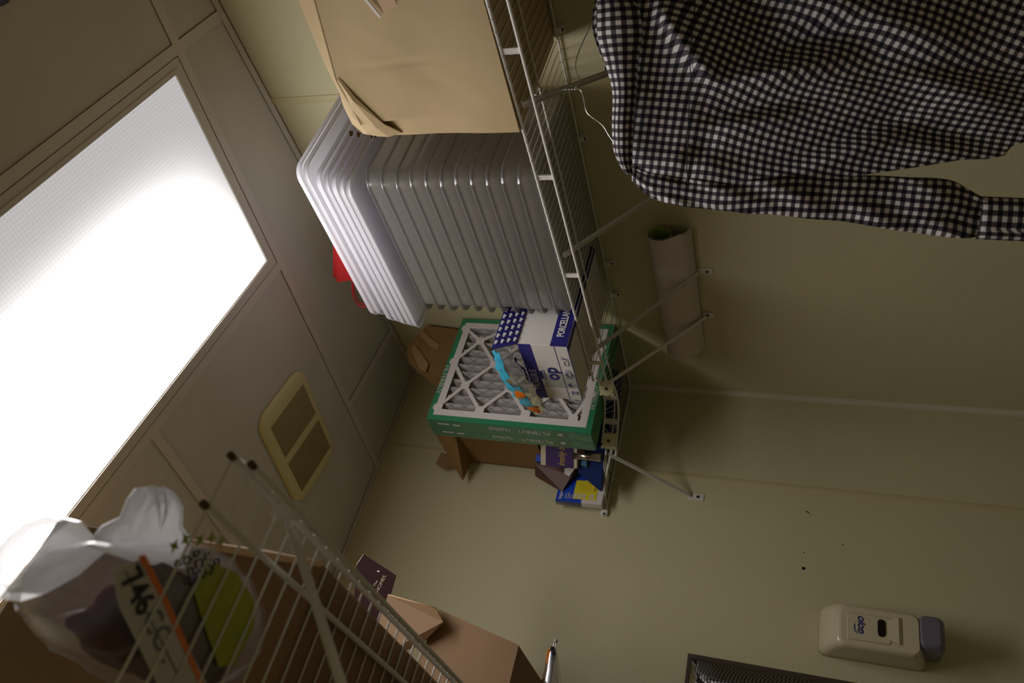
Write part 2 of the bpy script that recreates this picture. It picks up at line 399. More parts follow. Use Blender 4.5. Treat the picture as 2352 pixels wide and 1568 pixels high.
# extractor fan grille on the ceiling
vt = thing('exhaust_fan_grille', 'yellowed plastic exhaust fan grille with two banks of slots on the ceiling', 'vent', (0.58, 0.475, 2.457))
cc = V((0.583, 0.473, 0)); a1 = V((0.9746, 0.224, 0)).normalized(); b1 = V((-a1.y, a1.x, 0)); HW, HL = 0.118, 0.167
def rrect(c, ex, ey, hx, hy, r, n=6):
    out = []
    for (sx, sy, a0) in ((1, 1, 0), (-1, 1, 90), (-1, -1, 180), (1, -1, 270)):
        for k in range(n + 1):
            an = math.radians(a0 + 90 * k / n)
            out.append(c + ex * (sx * (hx - r) + r * math.cos(an)) + ey * (sy * (hy - r) + r * math.sin(an)))
    return out
def loft(mb, rings, mi=0, cap0=True, cap1=True, smooth=True):
    n = len(rings[0]); o = len(mb.v)
    for r in rings: mb.v += [V(p) for p in r]
    for i in range(len(rings) - 1):
        for k in range(n):
            k2 = (k + 1) % n
            mb.f.append([o + i * n + k, o + i * n + k2, o + (i + 1) * n + k2, o + (i + 1) * n + k]); mb.m.append(mi); mb.sm.append(smooth)
    if cap0: mb.f.append([o + k for k in range(n)][::-1]); mb.m.append(mi); mb.sm.append(False)
    if cap1: mb.f.append([o + (len(rings) - 1) * n + k for k in range(n)]); mb.m.append(mi); mb.sm.append(False)
    return mb
mb = MB()
def vr(z, d): return [p + V((0, 0, z)) for p in rrect(cc, a1, b1, HW - d, HL - d, 0.045)]
loft(mb, [vr(2.4615, 0), vr(2.455, 0), vr(2.450, 0.005), vr(2.447, 0.016), vr(2.4465, 0.03)])
mb.build('cover', 'vent', vt)
for (v0, v1) in ((0.012, 0.125), (-0.125, -0.012)):
    mb = MB(); n = 17
    for k in range(n):
        y0 = v0 + (v1 - v0) * k / n
        c0 = cc - a1 * 0.088 + b1 * y0 + V((0, 0, 2.4450))
        mb.obox(c0, a1 * 0.176, b1 * ((v1 - v0) / n * 0.42), (0, 0, 0.001))
    mb.build('slot_bank', 'slot', vt)

dk = thing('sprinkler_head', 'small dark blurred fitting at the top corner of the ceiling', 'ceiling fitting', (0.50, 1.75, 2.45))
MB().tube([(0.50, 1.755, 2.461), (0.50, 1.755, 2.448), (0.50, 1.755, 2.437), (0.50, 1.755, 2.430)], [0.032, 0.030, 0.020, 0.010], 16).build('escutcheon', 'black', dk)
MB().tube([(0.50, 1.755, 2.431), (0.50, 1.755, 2.415)], 0.006, 10).build('deflector', 'black', dk)

# ================================================================= WIRE SHELVES
ZS = 1.672
def fx(y): return 0.285 + 0.021 * y              # front rod runs slightly out from the wall
def wire(mb, pts, r=0.0014, n=5): mb.tube(pts, r, n)
def bracewall(mb, top, bot, wdt, nrm, side):
    """flat steel support: strip from the front rod to the wall, ending in a screw tab"""
    pass

shA = thing('wire_shelf', 'long white wire shelf on the right wall holding the cardboard box and plastic tubs', 'wire shelf', (0.15, 1.0, ZS))
Y0, Y1 = 0.435, 2.3
ys = [Y0 + (Y1 - Y0) * k / 10 for k in range(11)]
MB().tube([(fx(y), y, ZS - 0.003) for y in ys], 0.0034, 10).build('front_rod', 'wire', shA)
MB().tube([(fx(y) + 0.001, y, ZS - 0.040) for y in ys], 0.0034, 10).build('lip_rod', 'wire', shA)
MB().tube([(0.165 + 0.012 * y, y, ZS - 0.005) for y in ys], 0.0024, 8).build('middle_rod', 'wire', shA)
MB().tube([(0.0075, y, ZS - 0.006) for y in (0.32, 2.3)], 0.0026, 8).build('back_rod', 'wire', shA)
mb = MB(); y = Y0 + 0.01
while y < Y1:
    f = fx(y); mb.tube([(0.004, y, ZS), (0.15, y, ZS), (f - 0.004, y, ZS), (f + 0.0025, y, ZS - 0.0005), (f + 0.0042, y, ZS - 0.005)], 0.00125, 5); y += 0.0238
mb.build('deck_wires', 'wire', shA)
for yy in (1.452, 1.160, 0.862, 0.517, 1.75, 2.04):
    f = fx(yy)
    MB().obox((f - 0.0035, yy - 0.006, ZS - 0.040), (0.004, 0, 0), (0, 0.012, 0), (0, 0, 0.038)).build('lip_tab', 'wire', shA)
for k, (yt, yb) in enumerate(((1.335, 1.25), (0.925, 0.915), (0.556, 0.566))):
    f = fx(yt) - 0.006; mb = MB()
    top = V((f, yt, ZS - 0.012)); bot = V((0.010, yb, 1.412)); d = (bot - top).normalized(); s_ = V((0, 1, 0)); n_ = d.cross(s_).normalized()
    # U-shaped pressed strip
    w2 = 0.0062
    mb.obox(top - s_ * w2 - n_ * 0.001, (bot - top), s_ * (2 * w2), n_ * 0.002)
    mb.obox(top - s_ * w2 - n_ * 0.001, (bot - top) * 0.97, s_ * 0.0015, n_ * 0.006)
    mb.obox(top + s_ * (w2 - 0.0015) - n_ * 0.001, (bot - top) * 0.97, s_ * 0.0015, n_ * 0.006)
    mb.obox(bot + V((-0.010, -0.0105, -0.037)), (0.0025, 0, 0), (0, 0.021, 0), (0, 0, 0.044))
    br = mb.build('brace', 'brace', shA, bevel=0.0006)
    MB().tube([(0.0025, yb, 1.390), (0.0055, yb, 1.390)], 0.0042, 10).build('screw', 'screw', br)
for yy, zz in ((1.309, 1.660), (1.024, 1.659), (0.597, 1.654), (0.468, 1.654)):
    c = MB().box((0.0005, yy - 0.008, zz - 0.006), (0.011, yy + 0.004, ZS - 0.002)).box((0.0005, yy - 0.013, zz - 0.012), (0.004, yy + 0.006, zz + 0.004)).build('wall_clip', 'wire', shA, bevel=0.001)
    MB().tube([(0.004, yy - 0.004, zz - 0.006), (0.007, yy - 0.004, zz - 0.006)], 0.0042, 10).build('screw', 'screw', c)

# corner unit
shC = thing('corner_wire_shelf', 'curved white wire corner shelf joining the two walls, with cream plastic connectors', 'wire shelf', (0.15, 0.2, ZS))
def bez(pts, n):
    out = []
    for i in range(len(pts) - 1):
        p0 = V(pts[max(i - 1, 0)]); p1 = V(pts[i]); p2 = V(pts[i + 1]); p3 = V(pts[min(i + 2, len(pts) - 1)])
        for k in range(n):
            t = k / n
            out.append(0.5 * ((2 * p1) + (p2 - p0) * t + (2 * p0 - 5 * p1 + 4 * p2 - p3) * t * t + (3 * p1 - p0 - 3 * p2 + p3) * t ** 3))
    out.append(V(pts[-1])); return out
ctrl = [(0.263, 0.405), (0.250, 0.335), (0.252, 0.288), (0.270, 0.252), (0.300, 0.232), (0.343, 0.205)]
cur = bez([(x, y, ZS - 0.003) for x, y in ctrl], 5)
MB().tube(cur, 0.0033, 10).build('front_rod', 'wire', shC)
cur2 = bez([(x - 0.006, y - 0.018, ZS - 0.040) for x, y in ctrl] + [(0.366, 0.165, ZS - 0.04)], 5)
MB().tube(cur2, 0.0033, 10).build('lip_rod', 'wire', shC)
MB().tube(bez([(0.170, 0.43, ZS - 0.006), (0.160, 0.29, ZS - 0.006), (0.168, 0.21, ZS - 0.006), (0.215, 0.145, ZS - 0.006), (0.33, 0.11, ZS - 0.006)], 5), 0.0024, 8).build('middle_rod', 'wire', shC)
MB().tube([(0.0075, 0.32, ZS - 0.006), (0.0085, 0.03, ZS - 0.006), (0.012, 0.012, ZS - 0.006), (0.03, 0.0085, ZS - 0.006), (0.37, 0.0075, ZS - 0.006)], 0.0026, 8).build('back_rod', 'wire', shC)
mb = MB(); NW = 17
for k in range(NW):
    t = (k + 0.5) / NW; q = cur[min(len(cur) - 1, int(t * (len(cur) - 1)))]
    L_ = 0.40 * 1.0; s = t * (L_ + 0.33)
    p = V((0.006, L_ - s, ZS)) if s < L_ - 0.006 else V((max(0.006, s - L_), 0.006, ZS))
    d = (q - p); q2 = q + d.normalized() * 0.003
    mb.tube([p, (q2.x, q2.y, ZS), (q2.x + d.normalized().x * 0.002, q2.y + d.normalized().y * 0.002, ZS - 0.006)], 0.00125, 5)
mb.build('deck_wires', 'wire', shC)
for i in (9, 19):
    p = cur[i]; q = cur2[i]; dr = (cur[i + 1] - cur[i - 1]).normalized()
    MB().obox(V((p.x, p.y, ZS - 0.038)) - dr * 0.006, dr * 0.012, (q.x - p.x + 0.002, q.y - p.y + 0.004, 0), (0, 0, 0.034)).build('lip_tab', 'wire', shC)
def connector(c, nrm, w_=0.044, h_=0.040):
    nrm = V(nrm).normalized(); r_ = V((0, 0, 1)).cross(nrm).normalized(); u_ = nrm.cross(r_)
    mb = MB(); poly = []
    # a square plate with notched edges
    def edge(a, b, nt):
        out = [a]
        d = (b - a); per = V((-d.y, d.x)).normalized()
        for t in nt:
            for (tt, dep) in ((t - .055, 0), (t - .055, .0032), (t + .055, .0032), (t + .055, 0)):
                out.append(a + d * tt + per * dep)
        return out
    cs = [V((-w_ / 2, -h_ / 2)), V((w_ / 2, -h_ / 2)), V((w_ / 2, h_ / 2)), V((-w_ / 2, h_ / 2))]
    for i in range(4): poly += edge(cs[i], cs[(i + 1) % 4], (0.25, 0.75))
    P3 = [V(c) + r_ * p.x + u_ * p.y for p in poly]
    mb.prism(P3, nrm * 0.011)
    o = mb.build('connector', 'conn', shC, label='cream plastic connector block', bevel=0.0008)
    c2 = V(c) + nrm * 0.011
    MB().tube([c2, c2 + nrm * 0.002], 0.0045, 12).build('screw', 'screw', o)
connector((0.250, 0.345, ZS - 0.020), (0.86, 0.50, 0.0)); connector((0.335, 0.195, ZS - 0.020), (0.55, 0.83, 0.0), 0.046, 0.042)
mb = MB(); top = V((0.366, 0.172, ZS - 0.022)); bot = V((0.383, 0.010, 1.428)); d = (bot - top).normalized(); s_ = V((1, 0, 0)); n_ = d.cross(s_).normalized()
mb.obox(top - s_ * 0.0055 - n_ * 0.001, bot - top, s_ * 0.011, n_ * 0.004); mb.obox(bot + V((-0.0105, -0.010, -0.040)), (0.021, 0, 0), (0, 0.0025, 0), (0, 0, 0.044))
br = mb.build('brace', 'brace', shC, bevel=0.0006)
MB().tube([(0.383, 0.0025, 1.405), (0.383, 0.0055, 1.405)], 0.0042, 10).build('screw', 'screw', br)
mb = MB()
for k in range(0): pass
# brace under the first connector
mb = MB(); top = V((0.262, 0.372, ZS - 0.020)); bot = V((0.010, 0.385, 1.402)); d = (bot - top).normalized(); s_ = V((0, 1, 0)); n_ = d.cross(s_).normalized()
mb.obox(top - s_ * 0.0062 - n_ * 0.001, bot - top, s_ * 0.0124, n_ * 0.004); mb.obox(V((0.0005, 0.3745, 1.380)), (0.0025, 0, 0), (0, 0.021, 0), (0, 0, 0.030))
br = mb.build('brace', 'brace', shC, bevel=0.0006)
MB().tube([(0.0025, 0.385, 1.397), (0.0055, 0.385, 1.397)], 0.0042, 10).build('screw', 'screw', br)
# short cut-off run on the back wall
shB = thing('cut_wire_shelf_end', 'short cut-off end of white wire shelf on the back wall, under the blue boxes', 'wire shelf', (0.42, 0.06, ZS))
MB().tube([(0.352, 0.186, ZS - 0.030), (0.385, 0.118, ZS - 0.012), (0.404, 0.088, ZS - 0.006)], 0.0034, 10).build('front_rod', 'wire', shB)
MB().tube([(0.375, 0.0075, ZS - 0.006), (0.470, 0.0075, ZS - 0.006)], 0.0026, 8).build('back_rod', 'wire', shB)
mb = MB()
for (a, b) in (((0.352, 0.186), (0.404, 0.086)), ((0.404, 0.086), (0.452, 0.012)), ((0.345, 0.19), (0.440, 0.012)), ((0.362, 0.17), (0.39, 0.008)), ((0.358, 0.178), (0.415, 0.008))):
    mb.tube([(a[0], a[1], ZS - 0.012), ((a[0] + b[0]) / 2, (a[1] + b[1]) / 2, ZS - 0.002), (b[0], b[1], ZS - 0.003)], 0.0014, 6)
mb.build('deck_wires', 'wire', shB)
c = MB().box((0.462, 0.0005, 1.660), (0.482, 0.012, 1.680)).build('wall_clip', 'wire', shB, bevel=0.003)
MB().tube([(0.479, 0.012, 1.669), (0.479, 0.016, 1.669)], 0.0036, 10).build('screw', 'screw', c)

# shelf on the left wall, close to the camera
shL = thing('wire_shelf', 'near white wire shelf on the left wall, seen from below, under the produce bag', 'wire shelf', (1.43, 0.9, ZS))
Ye = 1.592
MB().tube([(1.231, Ye, ZS - 0.003), (1.209, 0.05, ZS - 0.003)], 0.0036, 10).build('front_rod', 'wire', shL)
MB().tube([(1.238, Ye, ZS - 0.031), (1.216, 0.05, ZS - 0.031)], 0.0036, 10).build('lip_rod', 'wire', shL)
MB().tube([(1.287, Ye + 0.006, ZS - 0.006), (1.270, 0.05, ZS - 0.006)], 0.0036, 10).build('middle_rod', 'wire', shL)
MB().tube([(1.47, Ye + 0.006, ZS - 0.006), (1.46, 0.05, ZS - 0.006)], 0.0030, 10).build('middle_rod', 'wire', shL)
MB().tube([(1.652, Ye, ZS - 0.006), (1.652, 0.05, ZS - 0.006)], 0.0036, 10).build('back_rod', 'wire', shL)
for p in ((1.231, Ye, ZS - 0.003), (1.238, Ye, ZS - 0.031), (1.287, Ye + 0.006, ZS - 0.006)):
    MB().tube([(p[0], p[1] - 0.003, p[2]), (p[0], p[1] + 0.004, p[2])], 0.0040, 10).build('end_cap', 'torn', shL, label='dark rod end cap')
mb = MB(); y = Ye - 0.006
while y > 0.06:
    f = 1.209 + 0.0142 * (y - 0.05)
    mb.tube([(1.655, y, ZS), (f + 0.004, y, ZS), (f - 0.003, y, ZS - 0.001), (f - 0.001, y, ZS - 0.008)], 0.0014, 5)
    mb.tube([(f - 0.001, y, ZS - 0.008), (f + 0.006, y, ZS - 0.031)], 0.0012, 5)
    y -= 0.0345
mb.build('deck_wires', 'wire', shL)
mb = MB(); top = V((1.244, 1.472, ZS - 0.018)); bot = V((1.655, 1.474, 1.300)); d = (bot - top).normalized(); s_ = V((0, 1, 0)); n_ = d.cross(s_).normalized()
mb.obox(top - s_ * 0.014, bot - top, s_ * 0.028, n_ * 0.003)
mb.build('brace', 'brace', shL, bevel=0.0008)
MB().obox((1.226, 1.487, ZS - 0.034), (0.018, 0, 0), (0, 0.008, 0), (0, 0, 0.034)).build('lip_tab', 'wire', shL)

# ================================================================= SHELF CONTENTS, RIGHT WALL
ZT = ZS + 0.0018
# --- big cardboard box
cb = thing('cardboard_box', 'large tan cardboard box with a crumpled torn corner, on the right shelf above the shirt', 'box', (0.16, 1.55, ZT))
yA, yB, xF, zT = 1.283, 1.86, 0.321, 1.992
def crump(y, z):
    g = -0.0022 * math.exp(-((y - 1.447 + 0.03 * (z - 1.85)) / 0.006) ** 2) if z > 1.80 else 0
    g -= 0.002 * math.exp(-((y - 1.30 - 0.9 * (z - 1.70)) / 0.008) ** 2)
    return 0.004 * math.sin(9 * y + 3 * z) + 0.0025 * math.sin(23 * z + 5 * y) + g
mb = MB(); n1, n2 = 96, 14
P = []
for i in range(n1 + 1):
    y = yA + (yB - yA) * i / n1; row = []
    ztop = zT + 0.030 * max(0, (min(y, 1.43) - 1.283) / 0.147) * 0.5 - 0.045 * max(0, (y - 1.43) / 0.15) * 0.6
    for j in range(n2 + 1):
        q = j / n2; z = ZT + (ztop - ZT) * q
        b_ = crump(y, z) * math.sin(math.pi * q) + (0.012 * q ** 6 if y > 1.32 else -0.014 * q ** 5)
        row.append((xF + b_, y, z))
    P.append(row)
mb.grid(P)
top = [P[i][n2] for i in range(n1 + 1)]
# left side, right side, top, back, bottom
mb.add([(0.012, yA, ZT), (xF, yA, ZT), P[0][n2], (0.012, yA, zT)], [(0, 1, 2, 3)])
mb.add([(0.012, yB, ZT), P[n1][0], P[n1][n2], (0.012, yB, zT - 0.01)], [(0, 1, 2, 3)])
mb.grid([[top[i], (0.16, yA + (yB - yA) * i / n1, zT + 0.004), (0.012, yA + (yB - yA) * i / n1, zT)] for i in range(n1 + 1)])
mb.add([(0.012, yA, ZT), (0.012, yB, ZT), (xF, yB, ZT), (xF, yA, ZT)], [(0, 1, 2, 3)]); mb.add([(0.012, yA, ZT), (0.012, yB, ZT), (0.012, yB, zT), (0.012, yA, zT)], [(0, 1, 2, 3)])
body = mb.build('carton_body', 'card', cb, recalc=False)
# raised front flap leaning back towards the wall
mb = MB(); P = []
for i in range(n1 + 1):
    t = i / n1; y = yA + (yB - yA) * t
    h0 = top[i]; hx = 0.235 + 0.012 * math.sin(7 * t); hz = 2.078 - 0.004 * math.sin(8 * t)
    ytip = y + 0.012 * (1 - t)
    P.append([(h0[0] + (hx - h0[0]) * s + 0.006 * math.sin(math.pi * s), y + (ytip - y) * s, h0[2] + 0.001 + (hz - h0[2]) * s) for s in (0, .04, .25, .5, .75, 1)])
mb.grid(P); mb.build('top_flap', 'card', cb, solid=0.004, label='raised tan top flap')
# torn, folded corner piece
mb = MB()
mb.grid([[(0.316, 1.290, 1.925), (0.322, 1.286, 1.955), (0.314, 1.283, 1.985), (0.300, 1.279, 2.000)],
         [(0.327, 1.320, 1.950), (0.331, 1.315, 1.968), (0.324, 1.300, 1.998), (0.308, 1.286, 2.020)],
         [(0.332, 1.390, 1.985), (0.336, 1.385, 1.990), (0.330, 1.345, 2.012), (0.300, 1.305, 2.040)],
         [(0.331, 1.435, 2.001), (0.333, 1.432, 2.004), (0.327, 1.405, 2.016), (0.295, 1.345, 2.045)]], smooth=False)
mb.build('crumpled_corner', 'card', cb, solid=0.003)
for (y, z, a) in ((1.277, 1.992, 0.3), (1.276, 2.002, -0.2), (1.280, 2.030, 0.5), (1.284, 2.045, 1.2)):
    mb = MB(); mb.add([(0.312, y, z), (0.317, y + 0.003, z + 0.003 * a), (0.312, y + 0.013, z + 0.002), (0.307, y + 0.007, z - 0.003)], [(0, 1, 2, 3)]); mb.build('tear', 'torn', cb, solid=0.002)
MB().obox((xF + 0.012, 1.555, 1.855), (0.002, 0, 0), (0, 0.07, 0.01), (0.0, 0.012, -0.03)).build('tape_scrap', 'edge', cb)
MB().obox((xF + 0.010, 1.545, 1.868), (0.003, 0, 0), (0, 0.05, 0.022), (0, 0.004, -0.004)).build('tape_scrap', 'whitecard', cb)

# --- clear tubs, nested
def rr3(x0, x1, y0, y1, z, r, n=5): 
    return [V((p.x, p.y, z)) for p in rrect(V(((x0 + x1) / 2, (y0 + y1) / 2, 0)), V((1, 0, 0)), V((0, 1, 0)), (x1 - x0) / 2, (y1 - y0) / 2, r, n)]
TX0, TX1, TY0, TY1 = 0.016, 0.306, 0.722, 1.166
def make_tub():
    t = thing('plastic_tub', 'x', 'plastic tub', ((TX0 + TX1) / 2, (TY0 + TY1) / 2, ZT), 'nested clear plastic tubs on the right shelf')
    H = 0.040; mb = MB()
    loft(mb, [rr3(TX0 + .004, TX1 - .002, TY0 + .004, TY1 - .002, ZT + 0.001, .030), rr3(TX0 + .001, TX1, TY0 + .001, TY1, ZT + 0.004, .032), rr3(TX0, TX1 + .002, TY0, TY1 + .001, ZT + H, .034)], cap0=True, cap1=False)
    mb.build('tub_body', 'tub', t, recalc=False)
    mb = MB()
    R0 = rr3(TX0 - .002, TX1 + .0045, TY0 - .016, TY1 + .003, ZT + H, .037)
    loft(mb, [rr3(TX0, TX1 + .002, TY0, TY1 + .001, ZT + H, .034), R0, [p + V((0, 0, -0.004)) for p in R0]], cap0=False, cap1=False)
    mb.build('tub_rim', 'rim', t, recalc=False, solid=0.0012)
    return t
tub = make_tub(); NT = 11
tubs = [tub] + [copy_tree(tub) for _ in range(NT - 1)]
ordw = ['bottom', 'second from bottom', 'third from bottom', 'fourth from bottom', 'fifth from bottom', 'middle', 'fifth from top', 'fourth from top', 'third from top', 'second from top', 'topmost']
for k, t in enumerate(tubs):
    t.location = tub.location + V((0, 0, 0.0)) if k == 0 else tubs[0].location + V((0.0, 0.0025 * math.sin(k * 2.1), 0.0355 * k + 0.0))
    t['label'] = 'clear plastic tub, %s of the nested stack on the right shelf' % ordw[k]
# --- frosted lids
def make_lid():
    t = thing('plastic_lid', 'x', 'tray', (0.17, 0.95, 2.105), 'frosted shallow trays stacked on the clear tubs')
    mb = MB(); x0, x1, y0, y1 = 0.010, 0.328, 0.690, 1.196
    loft(mb, [rr3(x0, x1, y0, y1, 2.105, .030), rr3(x0 + .001, x1 - .001, y0 + .001, y1 - .001, 2.117, .030), rr3(x0 + .008, x1 - .008, y0 + .008, y1 - .008, 2.118, .026), rr3(x0 + .014, x1 - .014, y0 + .014, y1 - .014, 2.111, .024)], cap0=False, cap1=True)
    mb.build('lid_panel', 'lid', t, recalc=False)
    mb = MB()
    mb.tube(rr3(x0, x1, y0, y1, 2.105, .030), 0.0016, 6, closed=True)
    mb.build('lid_rim', 'lid', t, recalc=False)
    return t
lid = make_lid(); lids = [lid] + [copy_tree(lid) for _ in range(6)]
shifts = [(0, -0.034, 0.000, 0), (0, -0.030, 0.015, 0.1), (0, -0.024, 0.032, -0.4), (-.002, -0.018, 0.050, -0.2), (0, -0.010, 0.066, -0.9), (-.001, 0.012, 0.090, -1.2), (0.002, 0.014, 0.106, -1.2)]
lw = ['lowest of the stack on the clear tubs', 'second from bottom of the stack', 'third from bottom, sticking out left', 'middle of the lid stack', 'third from top of the stack', 'second from top of the stack', 'topmost, just below the red bag']
for k, t in enumerate(lids):
    s = shifts[k]
    t.location = lids[0].location + V((s[0], s[1] + (0.034 if k else 0.034), s[2])) if k else lid.location
    t.rotation_euler = (math.radians(s[3] * 0.5), 0, 0)
    t['label'] = 'frosted white plastic lid, ' + lw[k]
lid.location = lid.location + V((0, -0.034, 0))
for t in lids[1:]: t.location = t.location + V((0, -0.034, 0))

# --- red gift bag lying on the lids
rb = thing('gift_bag', 'red paper gift bag with cord handle lying on top of the frosted trays', 'gift bag', (0.16, 0.80, 2.232))
mb = MB()
mb.prism([(0.200, 0.885, 2.322), (0.200, 0.719, 2.398), (0.204, 0.745, 2.240), (0.204, 0.900, 2.240)], (0.0012, 0, 0))
mb.prism([(0.215, 0.870, 2.312), (0.215, 0.718, 2.380), (0.217, 0.748, 2.240), (0.217, 0.900, 2.240)], (0.0012, 0, 0))
mb.add([(0.200, 0.745, 2.240), (0.217, 0.748, 2.240), (0.217, 0.900, 2.240), (0.200, 0.900, 2.240)], [(0, 1, 2, 3)])
mb.add([(0.200, 0.885, 2.322), (0.215, 0.870, 2.312), (0.217, 0.900, 2.240), (0.204, 0.900, 2.240)], [(0, 1, 2, 3)])
mb.build('paper_panel', 'red', rb)
mb = MB()
for dx in (0.0, -0.010):
    mb.tube(bez([(0.216 + dx, 0.750, 2.315), (0.216 + dx, 0.700, 2.338), (0.216 + dx, 0.655, 2.352), (0.216 + dx, 0.628, 2.352), (0.218 + dx, 0.618, 2.338), (0.222 + dx, 0.630, 2.300), (0.224 + dx, 0.665, 2.262), (0.224 + dx, 0.745, 2.250)], 6), 0.0022, 6)
mb.build('cord_handle', 'red', rb)

# --- air filters, two, standing in the corner
def make_filter():
    x1, yF_ = 0.398, 0.330; W_, H_, T_ = 0.388, 0.500, 0.044; x0 = x1 - W_; z0 = ZT; yb = yF_ - T_
    t = thing('air_filter', 'x', 'air filter', (x0 + W_ / 2, yF_ - T_ / 2, z0), 'green framed air filters standing in the corner')
    mb = MB(); b_ = 0.020
    mb.box((x0, yb, z0), (x0 + b_, yF_, z0 + H_)); mb.box((x1 - b_, yb, z0), (x1, yF_, z0 + H_))
    mb.box((x0 + b_, yb, z0), (x1 - b_, yF_, z0 + b_)); mb.box((x0 + b_, yb, z0 + H_ - b_), (x1 - b_, yF_, z0 + H_))
    fr = mb.build('frame', 'green', t)
    # white border + lattice
    mb = MB(); yl = yF_ + 0.0002; c_ = 0.018
    X0, X1, Z0, Z1 = x0 + b_, x1 - b_, z0 + b_, z0 + H_ - b_
    def bx(a, b): mb.box((a[0], yF_ - 0.002, a[1]), (b[0], yF_ + 0.0006, b[1]))
    bx((X0 - .003, Z0 - .003), (X0 + c_, Z1 + .003)); bx((X1 - c_, Z0 - .003), (X1 + .003, Z1 + .003)); bx((X0 + c_, Z0 - .003), (X1 - c_, Z0 + c_)); bx((X0 + c_, Z1 - c_), (X1 - c_, Z1 + .003))
    def P2(a, b): return V((x1 - a * W_, 0, z0 + H_ - b * H_))
    au = 0.220; bu = 0.142
    nodes = {}
    for i in range(-1, 6):
        for j in range(0, 8):
            if (i + j) % 2 == 1: continue
            a, b = 0.115 + au * i, 0.03 + bu * j
            if -0.02 < a < 1.05 and b < 1.04: nodes[(i, j)] = (min(max(a, .10), .90), min(max(b, .045), .95))
    def strip(p, q, w_):
        d = (q - p); d.normalize(); n = V((-d.z, 0, d.x)) * w_ / 2
        mb.prism([p - n + V((0, yF_ - 0.0022, 0)), q - n + V((0, yF_ - 0.0022, 0)), q + n + V((0, yF_ - 0.0022, 0)), p + n + V((0, yF_ - 0.0022, 0))], (0, 0.0022, 0))
    for (i, j), ab in nodes.items():
        for di in (-1, 1):
            k2 = (i + di, j + 1)
            if k2 in nodes: strip(P2(*ab), P2(*nodes[k2]), 0.0105)
        c0 = P2(*ab); s = 0.0150
        mb.prism([c0 + V((s * math.cos(math.radians(22.5 + 45 * q)), yF_ - 0.0023, s * math.sin(math.radians(22.5 + 45 * q)))) for q in range(8)], (0, 0.0024, 0))
    mb.build('lattice', 'whitecard', t)
    # pleated media
    mb = MB(); N = 12; P = []
    for k in range(2 * N + 1):
        x = X0 + (X1 - X0) * k / (2 * N); dep = 0.006 if k % 2 else 0.034
        P.append([(x, yF_ - dep + 0.0025 * math.sin(9 * z_ / 0.1 + k), z_) for z_ in [Z0 + (Z1 - Z0) * q / 16 for q in range(17)]])
    # rounded pleats
    Q = []
    for k in range(8 * N + 1):
        x = X0 + (X1 - X0) * k / (8 * N); ph = k / 8.0 * 2 * math.pi
        dep = 0.016 + 0.011 * math.cos(ph) ; dep = 0.005 + 0.024 * (0.5 + 0.5 * math.cos(ph)) ** 1.5
        Q.append([(x + 0.0010 * math.sin(z_ * 14 + k / 8), yF_ - dep, z_) for z_ in [Z0 + (Z1 - Z0) * q / 16 for q in range(17)]])
    md = MB().grid(Q).build('pleated_media', 'media', t, recalc=False)
    # fine diamond support mesh
    mb = MB()
    for k in range(-14, 26):
        for s_ in (1, -1):
            p0 = V((X0 + 0.026 * k, yF_ - 0.0046, Z0)); dx = (Z1 - Z0) * 0.62 * s_
            p1 = p0 + V((dx, 0, Z1 - Z0))
            lo, hi = 0.0, 1.0
            for lim in (X0 + .012, X1 - .012):
                tt = (lim - p0.x) / dx
                if (lim - (X0 + .012) == 0) == (dx > 0): lo = max(lo, tt)
                else: hi = min(hi, tt)
            if hi > lo: mb.tube([p0.lerp(p1, lo), p0.lerp(p1, hi)], 0.0006, 3)
    mb.build('support_mesh', 'slot', md)
    # clear shrink wrap on the left side and bottom corner
    mb = MB(); xs = x1 + 0.0012
    P = [[(xs + 0.0015 * random.random() * (3 if z_ < z0 + .1 else 1), y_, z_) for y_ in (yb + .0005, yb + .012, yF_ - .012, yF_ - .0005)] for z_ in [z0 + H_ * q / 20 for q in range(21)]]
    mb.grid(P, smooth=False)
    mb.build('shrink_wrap', 'wrap', t, recalc=False)
    for zz in (z0 + 0.075,):
        MB().prism([(x1 + 0.0004, yb + 0.004, zz + 0.0), (x1 + 0.0004, yb + 0.004, zz + 0.05), (x1 + 0.0004, yF_ - 0.006, zz + 0.030), (x1 + 0.0004, yF_ - 0.006, zz - 0.012)], (0.0006, 0, 0)).build('arrow_patch', 'green2', fr)
        MB().prism([(x1 + 0.001, yb + 0.016, zz + 0.012), (x1 + 0.001, yb + 0.020, zz + 0.024), (x1 + 0.001, yF_ - 0.016, zz + 0.022), (x1 + 0.001, yF_ - 0.016, zz + 0.008)], (0.0006, 0, 0)).build('arrow_mark', 'whitecard', fr)
    ym = (yb + yF_) / 2 + 0.004
    for (s, zz, sz) in (('FILTERBUY', z0 + 0.120, 0.020), ('16x20x2', z0 + 0.235, 0.020)):
        txt(s, (x1 + 0.0022, ym, zz), (0, 0, 1), (0, -1, 0), sz, 'label', fr, xs=1.0)
    MB().box((x1 + 0.0018, ym - 0.004, z0 + 0.395), (x1 + 0.0024, ym + 0.002, z0 + 0.418)).box((x1 + 0.0018, ym - 0.003, z0 + 0.43), (x1 + 0.0024, ym + 0.003, z0 + 0.466)).build('printed_bar', 'label', fr)
    txt('FILTERBUY', (x0 + 0.190, yF_ + 0.0008, z0 + H_ - 0.008), (1, 0, 0), (0, 0, -1), 0.0195, 'label', fr, xs=1.15)
    txt('FILTERBUY', (x0 + 0.31, yF_ + 0.0008, z0 + 0.008), (-1, 0, 0), (0, 0, 1), 0.017, 'label', fr)
    return t
f1 = make_filter(); f1['label'] = 'green framed pleated air filter standing in front, behind the porcelain carton'
f2_ = copy_tree(f1); f2_.location = f1.location + V((-0.001, -0.0455, -0.0)); f2_['label'] = 'second green air filter, directly behind the front one'

